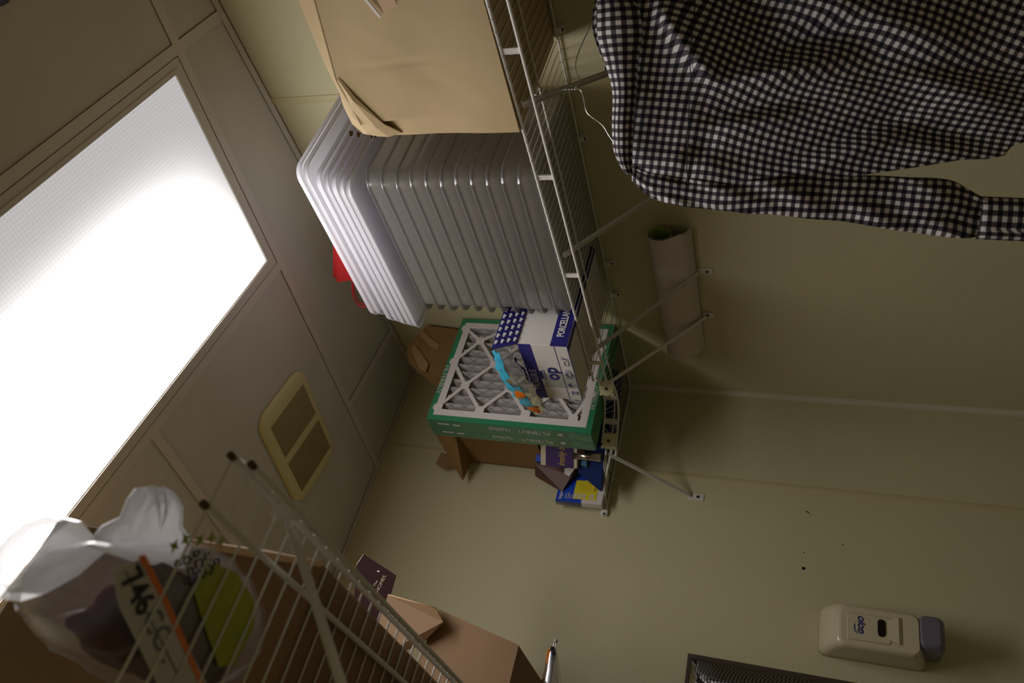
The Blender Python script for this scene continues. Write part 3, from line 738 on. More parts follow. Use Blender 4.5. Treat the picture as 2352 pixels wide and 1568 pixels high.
# --- porcelain carton
pc = thing('porcelain_carton', 'white and navy porcelain carton with its printed top flap raised, in front of the filters', 'box', (0.24, 0.59, ZT))
X0, X1, Yb, Yf, Zb, Zt = 0.045, 0.386, 0.472, 0.700, ZT, 1.803
MB().box((X0, Yb, Zb), (X1, Yf, Zt)).build('carton_body', 'carton', pc, bevel=0.0012)
MB().box((X0, Yf - 0.001, Zb + 0.001), (X1 + 0.0006, Yf + 0.0008, Zb + 0.044)).build('navy_band', 'navy', pc)
MB().box((X1 - 0.001, Yb, Zt - 0.034), (X1 + 0.0006, Yf, Zt - 0.001)).build('navy_band', 'navy', pc)
mb = MB(); mb.box((X0, Yf - 0.012, Zb - 0.0012), (X1, Yf - 0.003, Zb + 0.0002)); mb.box((X0, Yf - 0.019, Zb - 0.0012), (X1, Yf - 0.015, Zb + 0.0002)); mb.build('printed_line', 'navy', pc)
mb = MB(); e_ = X1 + 0.0005
mb.box((X1, Yb, Zb + 0.034), (e_, Yf, Zb + 0.0355)); mb.box((X1, Yb, Zb + 0.0005), (e_, Yf, Zb + 0.0025)); mb.build('printed_line', 'navy', pc)
MB().box((X1, Yb + 0.052, Zb + 0.002), (X1 + 0.0003, Yb + 0.112, Zt - 0.040)).build('clear_tape', 'wrap', pc)
txt('PORCELLANA', (X1 - 0.028, Yf + 0.001, Zb + 0.023), (-1, 0, 0), (0, 0, 1), 0.026, 'white', pc, bold=0.0006, xs=0.60)
txt('FRAGILE', (e_, Yb + 0.040, Zt - 0.018), (0, 1, 0), (0, 0, 1), 0.026, 'paper', pc, xs=0.9)
txt('op', (e_, Yb + 0.085, Zb + 0.062), (0, 1, 0), (0, 0, 1), 0.052, 'navy', pc, bold=0.0012)
txt('white', (e_, Yb + 0.088, Zb + 0.092), (0, 1, 0), (0, 0, 1), 0.015, 'navy', pc, bold=0.0004)
MB().box((X1, Yb + 0.086, Zb + 0.081), (e_ + 0.0002, Yb + 0.126, Zb + 0.083)).build('printed_line', 'navy', pc)
# handling symbols: glass and fork, globe, umbrella, arrows
mb = MB(); xx = e_ + 0.0002
def L2(pts, r=0.0007): mb.tube([(xx, Yb + a, Zb + b) for a, b in pts], r, 4)
L2([(0.150, 0.009), (0.152, 0.020), (0.166, 0.020), (0.168, 0.009), (0.150, 0.009)]); L2([(0.172, 0.006), (0.176, 0.026)]); L2([(0.180, 0.008), (0.176, 0.016), (0.184, 0.024)])
for r_ in (0.012, 0.007): L2([(0.112 + r_ * math.cos(a * 0.5236), 0.016 + r_ * 0.8 * math.sin(a * 0.5236)) for a in range(13)])
L2([(0.098, 0.006), (0.094, 0.016), (0.098, 0.026)]); L2([(0.126, 0.006), (0.130, 0.016), (0.126, 0.026)])
L2([(0.066, 0.005), (0.066, 0.018)])
for k in range(6): L2([(0.066 + (0.009 - 0.0015 * k) * math.cos(a * 0.5236), 0.017 + 0.001 * k + 0.006 * math.sin(a * 0.5236)) for a in range(7)], 0.0008)
L2([(0.028, 0.008), (0.028, 0.024)], .001); L2([(0.036, 0.008), (0.036, 0.024)], .001); L2([(0.024, 0.008), (0.040, 0.008)], .001); L2([(0.0255, 0.020), (0.028, 0.025), (0.0305, 0.020)]); L2([(0.0335, 0.020), (0.036, 0.025), (0.0385, 0.020)])
mb.build('handling_symbol', 'navy', pc)
# raised flap with repeated logo print, leaning forward a little
fl0 = V((X1, Yf, Zt)); fd = V((0.004, 0.006, 0.060)); fd2 = V((0.030, 0.010, 0.056))
mb = MB(); mb.prism([fl0, fl0 + V((-0.335, 0, 0)), fl0 + V((-0.335, 0, 0)) + fd, fl0 + fd2], (0, 0.0022, 0))
fl = mb.build('printed_flap', 'navy', pc, label='navy flap printed with rows of small white logos')
for r_ in range(4):
    for c_ in range(9):
        zz = 0.008 + 0.0145 * r_; o_ = fl0 + V((-0.004 - 0.021 * c_ + 0.006 * r_, 0.0028 + 0.165 * zz, zz))
        txt('op', o_ + V((0, 0.0006, 0)), (-1, 0, 0), (0, 0, 1), 0.0125, 'white', fl, bold=0.0004)
# cut cardboard edge
MB().box((X0, Yf - 0.003, Zt), (X1, Yf, Zt + 0.0006)).build('carton_edge', 'edge', pc)

# --- crumpled snack / cutlery wrapper between carton and filters
sb = thing('plastic_wrapper', 'crumpled clear and blue plastic wrapper holding white forks, on top of the carton', 'wrapper', (0.40, 0.55, 1.81))
path = bez([(0.395, 0.690, 1.845), (0.405, 0.640, 1.838), (0.415, 0.575, 1.822), (0.415, 0.500, 1.806), (0.410, 0.440, 1.796)], 6)
rad = [0.012 + 0.017 * math.sin(math.pi * min(1, (k + 3) / (len(path) + 4))) for k in range(len(path))]
mb = MB(); P = []
for k, p in enumerate(path):
    row = []
    for q in range(17):
        an = 2 * math.pi * q / 16; r_ = rad[k] * (1 + 0.16 * math.sin(5 * an + k * 1.3) + 0.10 * math.sin(3 * an - k * 2.1))
        row.append(p + V((r_ * 0.7 * math.cos(an), 0, r_ * 1.15 * math.sin(an))))
    row[16] = row[0]; P.append(row)
mb.grid(P)
wr = mb.build('clear_film', 'film', sb, recalc=False)
mb = MB()
for (k0, k1, a0, a1) in ((0, 9, 0, 3), (11, 22, -1, 2), (8, 16, 2, 5)):
    mb.grid([[P[k][q % 16] + V((0.0012, 0.0005, 0.0)) for q in range(a0, a1 + 1)] for k in range(k0, min(k1, len(P) - 1) + 1)])
mb.build('blue_print', 'sky', wr, recalc=False)
mb = MB()
for (k0, k1, a0, a1) in ((13, 15, -1, 1), (19, 22, -2, 1), (1, 2, 3, 5), (6, 7, 4, 6)):
    mb.grid([[P[k][q % 16] + V((0.0020, 0.001, 0.0)) for q in range(a0, a1 + 1)] for k in range(k0, min(k1, len(P) - 1) + 1)])
mb.build('orange_print', 'orange', wr, recalc=False)
for dz in (-0.004, 0.004, 0.011):
    MB().tube(bez([(0.409, 0.655, 1.842 + dz), (0.416, 0.62, 1.838 + dz * 0.6), (0.420, 0.58, 1.828 + dz), (0.423, 0.555, 1.818 + dz)], 4), 0.0036, 6).build('plastic_fork', 'white', sb)

# --- brown open box behind the filters
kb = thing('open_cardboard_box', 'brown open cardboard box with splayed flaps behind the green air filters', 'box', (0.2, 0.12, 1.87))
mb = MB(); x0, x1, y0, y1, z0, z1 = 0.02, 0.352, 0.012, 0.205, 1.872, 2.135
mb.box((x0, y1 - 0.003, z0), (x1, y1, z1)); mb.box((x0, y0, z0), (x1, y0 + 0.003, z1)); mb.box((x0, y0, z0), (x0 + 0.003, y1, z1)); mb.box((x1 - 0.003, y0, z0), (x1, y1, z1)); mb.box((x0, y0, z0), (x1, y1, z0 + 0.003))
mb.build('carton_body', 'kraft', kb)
MB().prism([(0.352, 0.20, 2.135), (0.352, 0.02, 2.130), (0.430, 0.03, 2.134), (0.296, 0.19, 2.262)], (0.002, 0.0, 0.003)).build('side_flap', 'kraft', kb)
MB().prism([(0.352, 0.02, 2.16), (0.352, 0.05, 2.23), (0.385, 0.03, 2.245), (0.398, 0.03, 2.22), (0.38, 0.02, 2.16)], (0.0, 0.003, 0.0)).build('side_flap', 'kraft', kb)
P = [(0.262, 0.230, 2.16), (0.225, 0.262, 2.232), (0.192, 0.279, 2.296), (0.170, 0.285, 2.325), (0.130, 0.287, 2.350), (0.090, 0.287, 2.352), (0.012, 0.290, 2.312), (0.012, 0.275, 2.20), (0.012, 0.232, 2.16)]
fo = MB().prism(P, (0.0, 0.003, -0.001)).build('top_flap', 'kraft', kb)
MB().prism([(0.195, 0.2775, 2.262), (0.188, 0.2795, 2.285), (0.115, 0.288, 2.338), (0.100, 0.288, 2.330), (0.130, 0.284, 2.296), (0.165, 0.277, 2.262)], (0.0, 0.0038, -0.001)).build('tape_mark', 'tape', fo)
MB().prism([(0.105, 0.2755, 2.250), (0.095, 0.2800, 2.280), (0.050, 0.290, 2.334), (0.036, 0.290, 2.325), (0.060, 0.284, 2.290), (0.085, 0.276, 2.250)], (0.0, 0.0038, -0.001)).build('tape_mark', 'tape', fo)

# --- corner clutter
def rbox(name, o, ex, ey, ez, m, parent, **k):
    return MB().obox(o, ex, ey, ez).build(name, m, parent, **k)
# flat navy box on the corner deck
nb = thing('navy_box', 'dark navy blue flat box lying at the bottom of the corner shelf', 'box', (0.29, 0.11, ZT))
rbox('carton_body', (0.310, 0.118, ZT), (-0.235, 0.075, 0), (-0.030, -0.090, 0), (0, 0, 0.064), 'navy2', nb, bevel=0.001)
# blue box leaning at the front, slanting lid
bb = thing('blue_box', 'slanted dark blue box beside the yellow-labelled box, left of the corner connector', 'box', (0.40, 0.10, ZT))
MB().prism([(0.362, 0.150, 1.750), (0.412, 0.125, 1.742), (0.446, 0.090, ZT), (0.320, 0.150, ZT)], (-0.018, -0.030, 0)).build('carton_body', 'navy2', bb)
MB().prism([(0.370, 0.149, 1.737), (0.393, 0.138, 1.735), (0.396, 0.1362, 1.718), (0.373, 0.1472, 1.720)], (0.001, 0.0016, 0)).build('teal_patch', 'teal', bb)
# purple "freshly brewed" box
fb = thing('coffee_box', 'purple and cream box with gold freshly brewed lettering, behind the filters', 'box', (0.33, 0.12, 1.74))
A = V((0.408, 0.142, 1.744)); dR = V((-0.070, 0.078, 0)); nn = V((0.078, 0.070, 0)).normalized()
rbox('carton_body', A, dR, -nn * 0.085, (0, 0, 0.112), 'creamcard', fb, bevel=0.001)
rbox('purple_panel', A + V((0, 0, 0.010)) + nn * 0.0002, dR, nn * 0.0010, (0, 0, 0.086), 'purple', fb)
txt('freshly brewed', A + V((0, 0, 0.046)) + nn * 0.0012 + dR.normalized() * 0.004, dR, (0, 0, 1), 0.030, 'gold', fb, shear=0.4, xs=0.55)
# dark carton under the coffee box
sp_ = thing('dark_carton', 'black carton under the purple coffee box', 'box', (0.31, 0.12, 1.738))
rbox('carton_body', (0.325, 0.165, ZT + 0.0645), (-0.10, 0.08, 0), (-0.05, -0.07, 0), (0, 0, 0.006), 'black', sp_)
# steel canister
cn = thing('steel_tube', 'shiny upright steel tube in the corner, right of the yellow-labelled box', 'tube', (0.375, 0.168, ZT))
MB().tube([(0.377, 0.166, ZT), (0.377, 0.166, 1.758)], 0.0125, 20).build('tube_body', 'steel', cn)
MB().tube([(0.377, 0.166, 1.7085), (0.377, 0.166, 1.7115)], 0.0128, 20).build('seam_ring', 'mframe', cn)
# second smart-plug box, seen edge-on
t2 = thing('white_blue_box', 'white box with a blue end, standing under the purple coffee box', 'box', (0.34, 0.09, 1.76))
rbox('carton_body', (0.372, 0.098, 1.757), (-0.062, 0.022, 0), (-0.006, -0.022, 0), (0, 0, 0.116), 'white', t2)
rbox('blue_end', (0.3725, 0.0985, 1.857), (-0.062, 0.022, 0), (-0.006, -0.022, 0), (0, 0, 0.0345), 'blue', t2)
txt('t', (0.371, 0.100, 1.868), (-0.94, 0.33, 0), (0, 0, 1), 0.016, 'white', t2, off=0.001)
# brown gift box
bg = thing('brown_box', 'dark brown box with a faceted end, above the yellow-labelled box', 'box', (0.39, 0.06, 1.81))
MB().prism([(0.372, 0.076, 1.897), (0.408, 0.070, 1.890), (0.440, 0.050, 1.800), (0.395, 0.074, 1.775), (0.352, 0.086, 1.757)], (-0.012, -0.038, 0)).build('carton_body', 'darkbrown', bg)
MB().prism([(0.378, 0.0795, 1.800), (0.394, 0.0765, 1.797), (0.400, 0.0745, 1.782), (0.366, 0.0845, 1.762)], (0.0008, 0.002, 0)).build('photo_panel', 'white', bg)
# tapo box
tp = thing('smart_plug_box', 'blue and white box with a yellow label, leftmost on the corner shelf', 'box', (0.42, 0.03, ZT))
L0 = V((0.468, 0.048, ZT)); dr = V((-0.118, -0.006, 0)); up = V((0.004, 0.0, 0.141)); nn = dr.cross(up).normalized()
if nn.y < 0: nn = -nn
th_ = -nn * 0.024
rbox('carton_body', L0, dr, th_, up, 'whitecard', tp, bevel=0.0008)
rbox('blue_panel', L0 + up * 0.44 + nn * 0.0002, dr, th_ * 1.02 + nn * 0.0006, up * 0.562, 'blue', tp)
yl = rbox('yellow_label', L0 + up * 0.14 + dr * 0.10 + nn * 0.0012, dr * 0.55, -nn * 0.0006, up * 0.50, 'yellow', tp)
rx = dr.normalized(); ux = up.normalized()
txt('tapo', L0 + up * 0.915 + dr * 0.045 + nn * 0.0012, rx, ux, 0.018, 'white', tp)
for k, s in enumerate(('Smart.', 'Simple.', 'Easy.')): txt(s, L0 + up * (0.795 - 0.055 * k) + dr * 0.09 + nn * 0.0012, rx, ux, 0.0075, 'white', tp)
for (a, b) in ((0.13, 0.56), (0.13, 0.465), (0.13, 0.37), (0.13, 0.19), (0.13, 0.245)):
    rbox('label_box', L0 + up * b + dr * a + nn * 0.0016, dr * 0.13, -nn * 0.0004, up * 0.062 if b > 0.3 else up * 0.04, 'label', yl)
mb = MB()
for k in range(9): mb.obox(L0 + up * 0.165 + dr * (0.36 + 0.012 * k + 0.004 * (k % 3)) + nn * 0.0017, dr * (0.004 + 0.003 * (k % 2)), -nn * 0.0004, up * 0.042)
for k in range(7): mb.obox(L0 + up * 0.165 + dr * (0.52 + 0.014 * k) + nn * 0.0017, dr * (0.004 + 0.003 * (k % 2)), -nn * 0.0004, up * 0.042)
mb.build('barcode', 'black', yl)
mb = MB()
for k in range(6): mb.obox(L0 + up * (0.22 + 0.062 * k) + dr * 0.34 + nn * 0.0017, dr * (0.16 + 0.05 * (k % 3)), -nn * 0.0003, up * 0.010)
mb.build('small_print', 'gold', yl)

# --- rolled poster tucked behind the braces
rp = thing('rolled_poster', 'rolled white poster with a green inside, tucked behind the shelf braces', 'poster', (0.04, 0.48, 1.42))
def prof(t, d=0.0):
    # spiral section in (x, z); the outer end makes a flat tail towards the wall
    if t < 0.22:
        q = t / 0.22; return (0.006 + 0.034 * q ** 0.8 + 0.004 * math.sin(q * 3), 1.420 + 0.030 * q)
    q = (t - 0.22) / 0.78; an = math.radians(-35 + 470 * q); r = 0.0300 - 0.0060 * q
    cx, cz = 0.034, 1.494
    return (cx + r * 0.92 * math.cos(an), cz + r * 1.12 * math.sin(an))
NP = 48
def rollgrid(off):
    pts = [prof(k / NP) for k in range(NP + 1)]; out = []
    for k, (x, z) in enumerate(pts):
        x0_, z0_ = pts[max(0, k - 1)]; x1_, z1_ = pts[min(NP, k + 1)]
        dx_, dz_ = x1_ - x0_, z1_ - z0_; l = math.hypot(dx_, dz_) or 1
        nx, nz = dz_ / l, -dx_ / l
        out.append((x + nx * off, z + nz * off))
    return out
for nm, off, m_ in (('paper_back', 0.0, 'paper'), ('printed_side', -0.0009, 'pgreen')):
    g = rollgrid(off)
    MB().grid([[(x + 0.004 * (1 - s), 0.742 - 0.50 * s - (0.004 if k < 8 else 0), z - 0.008 * s) for s in (0, 0.5, 1)] for k, (x, z) in enumerate(g)]).build(nm, m_, rp, recalc=False)

# ================================================================= SHIRT ON A WIRE HANGER
nS = V((0.825, 0.565, 0)).normalized(); lS = V((nS.y, -nS.x, 0)); P0 = V((0.305, 1.33, 0))
def S(s, z, d=0.0): return P0 + lS * s + nS * d + V((0, 0, z))
hg = thing('wire_hanger', 'bent galvanised wire hanger hooked over the shelf lip, holding the shirt', 'hanger', tuple(S(0, 1.64)))
hk = [S(-0.030, 1.622, -0.014), S(-0.035, 1.640, -0.008), S(-0.030, 1.645, 0.002), S(-0.022, 1.638, 0.010), S(-0.018, 1.620, 0.012), S(-0.022, 1.600, 0.006), S(-0.027, 1.575, 0)]
MB().tube(bez(hk, 5), 0.0013, 7).build('hook', 'galv', hg)
tw = MB()
for ph in (0, math.pi): tw.tube([S(-0.0265 + 0.0018 * math.cos(ph + k * 0.9), 1.592 - 0.0016 * k, 0.0018 * math.sin(ph + k * 0.9)) for k in range(24)], 0.0011, 5)
tw.build('twisted_neck', 'galv', hg)
MB().tube(bez([S(-0.026, 1.556, 0), S(-0.022, 1.546, 0), S(-0.005, 1.541, 0), S(0.018, 1.535, 0), S(0.040, 1.508, 0), S(0.060, 1.495, 0), S(0.079, 1.480, 0), S(0.135, 1.428, -0.008), S(0.158, 1.395, -0.010), S(0.130, 1.385, -0.010), S(-0.15, 1.385, -0.010), S(-0.42, 1.385, -0.010)], 5), 0.0012, 7).build('left_arm', 'galv', hg)
MB().tube(bez([S(-0.028, 1.556, 0), S(-0.040, 1.549, -0.002), S(-0.060, 1.556, -0.003), S(-0.081, 1.552, 0), S(-0.113, 1.535, 0.004), S(-0.148, 1.511, 0.010), S(-0.165, 1.495, 0.012), S(-0.30, 1.440, -0.005), S(-0.43, 1.392, -0.010), S(-0.42, 1.385, -0.010)], 5), 0.0012, 7).build('right_arm', 'galv', hg)

sh = thing('gingham_shirt', 'black and white gingham checked long sleeve shirt hanging from the right shelf', 'shirt', tuple(S(-0.1, 0.85)))
CK = 0.0142                                     # check repeat
def interp(tab, x):
    if x >= tab[0][0]: return tab[0][1]
    for (a, fa), (b, fb_) in zip(tab, tab[1:]):
        if x >= b: t = (x - b) / (a - b); return fb_ + (fa - fb_) * t
    return tab[-1][1]
Ltab = [(1.478, 0.086), (1.463, 0.116), (1.439, 0.146), (1.415, 0.166), (1.375, 0.178), (1.32, 0.176), (1.26, 0.168), (1.21, 0.164), (1.15, 0.152), (1.06, 0.139), (0.964, 0.127), (0.902, 0.117), (0.864, 0.117), (0.84, 0.112), (0.82, 0.10)]
Rtab = [(1.478, -0.40), (1.43, -0.44), (1.37, -0.455), (1.2, -0.44), (1.0, -0.43), (0.864, -0.42), (0.82, -0.40)]
def zhem(s):  # curved shirt tail
    pts = [(0.125, 0.860), (0.105, 0.852), (0.096, 0.846), (0.086, 0.806), (0.02, 0.803), (-0.02, 0.804), (-0.061, 0.808), (-0.094, 0.825), (-0.130, 0.855), (-0.162, 0.888), (-0.24, 0.92), (-0.34, 0.86), (-0.42, 0.85)]
    if s >= pts[0][0]: return pts[0][1]
    for (a, fa), (b, fb_) in zip(pts, pts[1:]):
        if s >= b: t = (s - b) / (a - b); return fb_ + (fa - fb_) * t
    return pts[-1][1]
def ztop(s):
    pts = [(0.20, 1.36), (0.176, 1.385), (0.160, 1.420), (0.143, 1.442), (0.116, 1.464), (0.079, 1.476), (0.0, 1.480), (-0.10, 1.490), (-0.19, 1.490), (-0.30, 1.470), (-0.40, 1.43), (-0.46, 1.38)]
    if s >= pts[0][0]: return pts[0][1]
    for (a, fa), (b, fb_) in zip(pts, pts[1:]):
        if s >= b: t = (s - b) / (a - b); return fb_ + (fa - fb_) * t
    return pts[-1][1]
def ridge(s, z, a, b, w_, h):
    ax, az = a; bx_, bz = b; dx, dz = bx_ - ax, bz - az; L2_ = dx * dx + dz * dz
    t = max(0, min(1, ((s - ax) * dx + (z - az) * dz) / L2_)); d = math.hypot(s - ax - t * dx, z - az - t * dz)
    tap = math.sin(math.pi * (0.08 + 0.84 * t))
    return h * tap * math.exp(-(d / w_) ** 2)
RD = [((-0.16, 1.40), (-0.075, 1.345), 0.020, 0.020), ((-0.075, 1.345), (-0.03, 1.300), 0.016, 0.018), ((-0.20, 1.34), (-0.10, 1.20), 0.040, -0.022),
      ((0.072, 1.36), (-0.005, 1.03), 0.020, 0.012), ((0.035, 1.33), (0.010, 1.12), 0.014, -0.010), ((-0.012, 1.31), (-0.055, 1.08), 0.018, 0.016), ((-0.055, 1.26), (-0.12, 1.02), 0.022, -0.014),
      ((0.15, 1.235), (0.055, 0.97), 0.016, 0.014), ((0.125, 1.20), (0.030, 0.98), 0.018, -0.012), ((0.10, 1.40), (0.12, 1.28), 0.02, 0.010), ((-0.14, 1.16), (-0.05, 0.92), 0.03, 0.014), ((-0.02, 1.02), (0.03, 0.87), 0.02, 0.010),
      ((-0.28, 1.3), (-0.20, 0.98), 0.04, 0.02), ((0.06, 1.02), (0.085, 0.88), 0.015, -0.010), ((0.10, 1.00), (0.11, 0.88), 0.014, 0.008), ((0.13, 1.36), (0.05, 1.30), 0.015, -0.008)]
def fold(s, z): return sum(ridge(s, z, *r) for r in RD) * 1.9 + 0.0022 * math.sin(60 * s + 14 * z) + 0.0016 * math.sin(38 * z - 25 * s)
def bodygrid(side):
    P, UVs = [], []; ns, nz = 110, 110
    for i in range(ns + 1):
        t = i / ns; row, uvr = [], []
        for j in range(nz + 1):
            q = j / nz
            # side boundaries interpolated down the body
            zz = 1.478 + (0.84 - 1.478) * q
            l_, r_ = interp(Ltab, zz), interp(Rtab, zz); s = l_ + (r_ - l_) * t
            zt, zh = ztop(s), zhem(s) + (0.018 if side < 0 else 0)
            z = zt + (zh - zt) * q
            e = max(0.0, 1 - abs(2 * t - 1) ** 2.6); topf = min(1, q / 0.10) ** 0.6
            d = 0.006 + 0.026 * e * (0.35 + 0.65 * topf)
            if side > 0: d = d + fold(s, z) * e ** 0.3 * min(1, q / 0.08)
            else: d = -d + 0.3 * fold(s + 0.1, z)
            row.append(S(s, z, d))
            k_ = 1 / (1 + math.exp((z - 1.33 + 0.15 * s) * 60))        # below the yoke seam the check runs on another slant
            slant = 0.16 + k_ * (0.30 - 0.9 * max(0, s + 0.02) * 1.6) 
            u = (s * 1.0 + (z - 1.33) * slant) / CK; v = (z - s * (0.16 + k_ * (0.22 - 1.2 * max(0, s)))) / CK * 1.0
            uvr.append((u + 0.35 * k_ + d * 22, v + 0.45 * k_ + d * 10))
        P.append(row); UVs.append(uvr)
    return P, UVs
mb = MB(); Pf, Uf = bodygrid(1); mb.grid(Pf, uv=Uf); mb.build('shirt_front_cloth', 'gingham', sh, recalc=False, solid=0.0008)
mb = MB(); Pb, Ub = bodygrid(-1); mb.grid(Pb, uv=Ub); mb.build('shirt_back_cloth', 'gingham', sh, recalc=False, solid=0.0008)
# collar
mb = MB(); P, Uc = [], []
lo_ = [(-0.205, 1.455), (-0.163, 1.440), (-0.145, 1.429), (-0.109, 1.426), (-0.066, 1.432), (-0.008, 1.438), (0.053, 1.443), (0.100, 1.446), (0.128, 1.445)]
hi_ = [(-0.220, 1.515), (-0.187, 1.507), (-0.146, 1.503), (-0.105, 1.503), (-0.062, 1.489), (-0.015, 1.479), (0.044, 1.480), (0.082, 1.480), (0.122, 1.462)]
lo_ = bez([(a, b, 0) for a, b in lo_], 5); hi_ = bez([(a, b, 0) for a, b in hi_], 5)
for k, (a, b) in enumerate(zip(lo_, hi_)):
    row, uvr = [], []
    for q in range(9):
        t = q / 8; s = a.x + (b.x - a.x) * t; z = a.y + (b.y - a.y) * t
        d = 0.043 + 0.014 * math.sin(math.pi * min(1, t * 1.05)) * 1.0 + 0.003 * math.sin(k * 0.7) - 0.020 * max(0, t - 0.75)
        d *= 0.75 + 0.25 * math.sin(math.pi * k / (len(lo_) - 1))
        row.append(S(s, z, d)); uvr.append((s / CK + 0.1 * t, (t * 0.060) / CK))
    P.append(row); Uc.append(uvr)
mb.grid(P, uv=Uc); mb.build('collar', 'gingham', sh, recalc=False, solid=0.0025, label='folded gingham collar')
# neck opening roll above the collar
mb = MB(); P, Uc = [], []
for k in range(13):
    t = k / 12; s = -0.215 + 0.155 * t; zc = 1.498 + 0.022 * math.sin(math.pi * min(1, t * 1.1)); row, uvr = [], []
    for q in range(7):
        u_ = q / 6; row.append(S(s + 0.006 * u_, zc - 0.030 + 0.036 * u_, 0.030 - 0.045 * u_)); uvr.append((s / CK, u_ * 0.05 / CK + 3.3))
    P.append(row); Uc.append(uvr)
mb.grid(P, uv=Uc); mb.build('collar_band', 'gingham', sh, recalc=False, solid=0.002)
# yoke seam
sm = []
for k in range(31):
    s = -0.16 + 0.325 * k / 30; z = 1.345 + 0.006 * math.sin(9 * s) - 0.06 * max(0, s - 0.12)
    sm.append(S(s, z, 0.034 * max(0.0, 1 - abs(2 * ((0.172 - s) / 0.62) - 1) ** 2.6) + 0.006 + fold(s, z)))
mb = MB(); mb.tube([p + nS * 0.0008 for p in sm], 0.0010, 5); mb.build('yoke_seam', 'black', sh)
# sleeve
def sleeve():
    tab = [  # z, centre s, half width, depth d
        (1.452, 0.130, 0.012, 0.006, 0.004), (1.425, 0.146, 0.022, 0.012, 0.004), (1.390, 0.154, 0.028, 0.014, 0.004), (1.340, 0.164, 0.028, 0.016, 0.004), (1.290, 0.170, 0.027, 0.019, 0.004), (1.230, 0.170, 0.033, 0.022, 0.006), (1.180, 0.170, 0.037, 0.022, 0.004),
        (1.120, 0.176, 0.039, 0.020, 0.0), (1.060, 0.181, 0.040, 0.019, 0.0), (1.000, 0.188, 0.045, 0.020, 0.002), (0.960, 0.192, 0.047, 0.020, 0.004), (0.925, 0.197, 0.045, 0.019, 0.004), (0.895, 0.206, 0.037, 0.017, 0.004),
        (0.875, 0.210, 0.031, 0.015, 0.003), (0.850, 0.210, 0.030, 0.013, 0.003), (0.822, 0.215, 0.033, 0.013, 0.002)]
    tb = bez([(a[1], a[0], a[2]) for a in tab], 5); td = bez([(a[3], a[4], 0) for a in tab], 5)
    P, Us = [], []; n = 40
    arc = 0
    for k, (p, dd) in enumerate(zip(tb, td)):
        if k: arc += (V((p.x, p.y, 0)) - V((tb[k - 1].x, tb[k - 1].y, 0))).length
        row, uvr = [], []
        for q in range(n + 1):
            an = 2 * math.pi * q / n; c_, s_ = math.cos(an), math.sin(an)
            f = 1.0
            wr_ = 0.0035 * math.sin(3 * an + p.y * 42) + 0.0025 * math.sin(5 * an - p.y * 70) + 0.0035 * math.sin(p.y * 55 + 2 * c_)
            if s_ > 0: wr_ += ridge(p.x + p.z * c_, p.y, (0.150, 1.215), (0.205, 1.04), 0.012, 0.010) + ridge(p.x + p.z * c_, p.y, (0.19, 1.19), (0.17, 0.98), 0.010, -0.008) + ridge(p.x + p.z * c_, p.y, (0.215, 0.95), (0.205, 0.84), 0.010, -0.010)
            row.append(S(p.x + p.z * c_ * (1 + 0.02 * math.sin(p.y * 50)), p.y, dd.y + dd.x * s_ + wr_ * (1 if s_ > 0 else 0.4)))
            uvr.append(((c_ * p.z * 1.05 + 0.008 * s_ + 0.02 * arc) / CK, (arc + 0.10 * p.z * c_) / CK))
        P.append(row); Us.append(uvr)
    mb = MB(); mb.grid(P, uv=Us); mb.build('sleeve', 'gingham', sh, recalc=False, solid=0.0008)
    # cuff: a shorter doubled band, split open
    P2, U2 = [], []; 
    for k in range(6):
        t = k / 5; z = 0.882 - 0.072 * t; row, uvr = [], []
        for q in range(27):
            an = math.radians(-70 + 320 * q / 26); c_, s_ = math.cos(an), math.sin(an)
            row.append(S(0.211 + 0.004 * t + 0.034 * c_, z - 0.012 * (c_ > 0.6) * t, 0.006 + 0.017 * s_)); uvr.append((an * 0.026 / CK, z / CK + 0.3))
        P2.append(row); U2.append(uvr)
    mb = MB(); mb.grid(P2, uv=U2); mb.build('cuff', 'gingham', sh, recalc=False, solid=0.002)
sleeve()

# ================================================================= BACK WALL: SOAP DISPENSER AND MIRROR
sd = thing('soap_dispenser', 'beige wall soap dispenser with grey push lever on the back wall', 'soap dispenser', (0.73, 0.0, 0.80))
mb = MB()
def sring(y, x0, x1, z0, z1, r): return [V((p.x, y, p.y)) for p in rrect(V(((x0 + x1) / 2, (z0 + z1) / 2, 0)), V((1, 0, 0)), V((0, 1, 0)), (x1 - x0) / 2, (z1 - z0) / 2, r, 6)]
loft(mb, [sring(0.0005, 0.664, 0.786, 0.818, 1.062, 0.016), sring(0.020, 0.665, 0.787, 0.820, 1.062, 0.020), sring(0.060, 0.671, 0.789, 0.828, 1.052, 0.024), sring(0.092, 0.679, 0.790, 0.838, 1.037, 0.024), sring(0.104, 0.685, 0.788, 0.842, 1.028, 0.020), sring(0.110, 0.694, 0.782, 0.845, 1.016, 0.014)], cap1=True)
sb_ = mb.build('housing', 'soap', sd, recalc=True)
mb = MB(); loft(mb, [sring(0.1101, 0.706, 0.772, 0.905, 1.004, 0.006), sring(0.1116, 0.708, 0.770, 0.907, 1.002, 0.006)]); mb.build('front_panel', 'soap', sd)
mb = MB(); mb.add([(0.703, 0.1155, 0.889), (0.768, 0.1155, 0.889), (0.757, 0.1105, 0.915), (0.714, 0.1105, 0.915), (0.703, 0.1095, 0.880), (0.768, 0.1095, 0.880)], [(0, 1, 2, 3), (4, 5, 1, 0)]); mb.build('window_bezel', 'soap', sd, recalc=False, solid=0.001)
mb = MB(); loft(mb, [sring(0.1118, 0.713, 0.756, 0.917, 0.935, 0.008), sring(0.1136, 0.714, 0.755, 0.918, 0.934, 0.008)]); mb.build('sight_window', 'window', sd)
mb = MB()
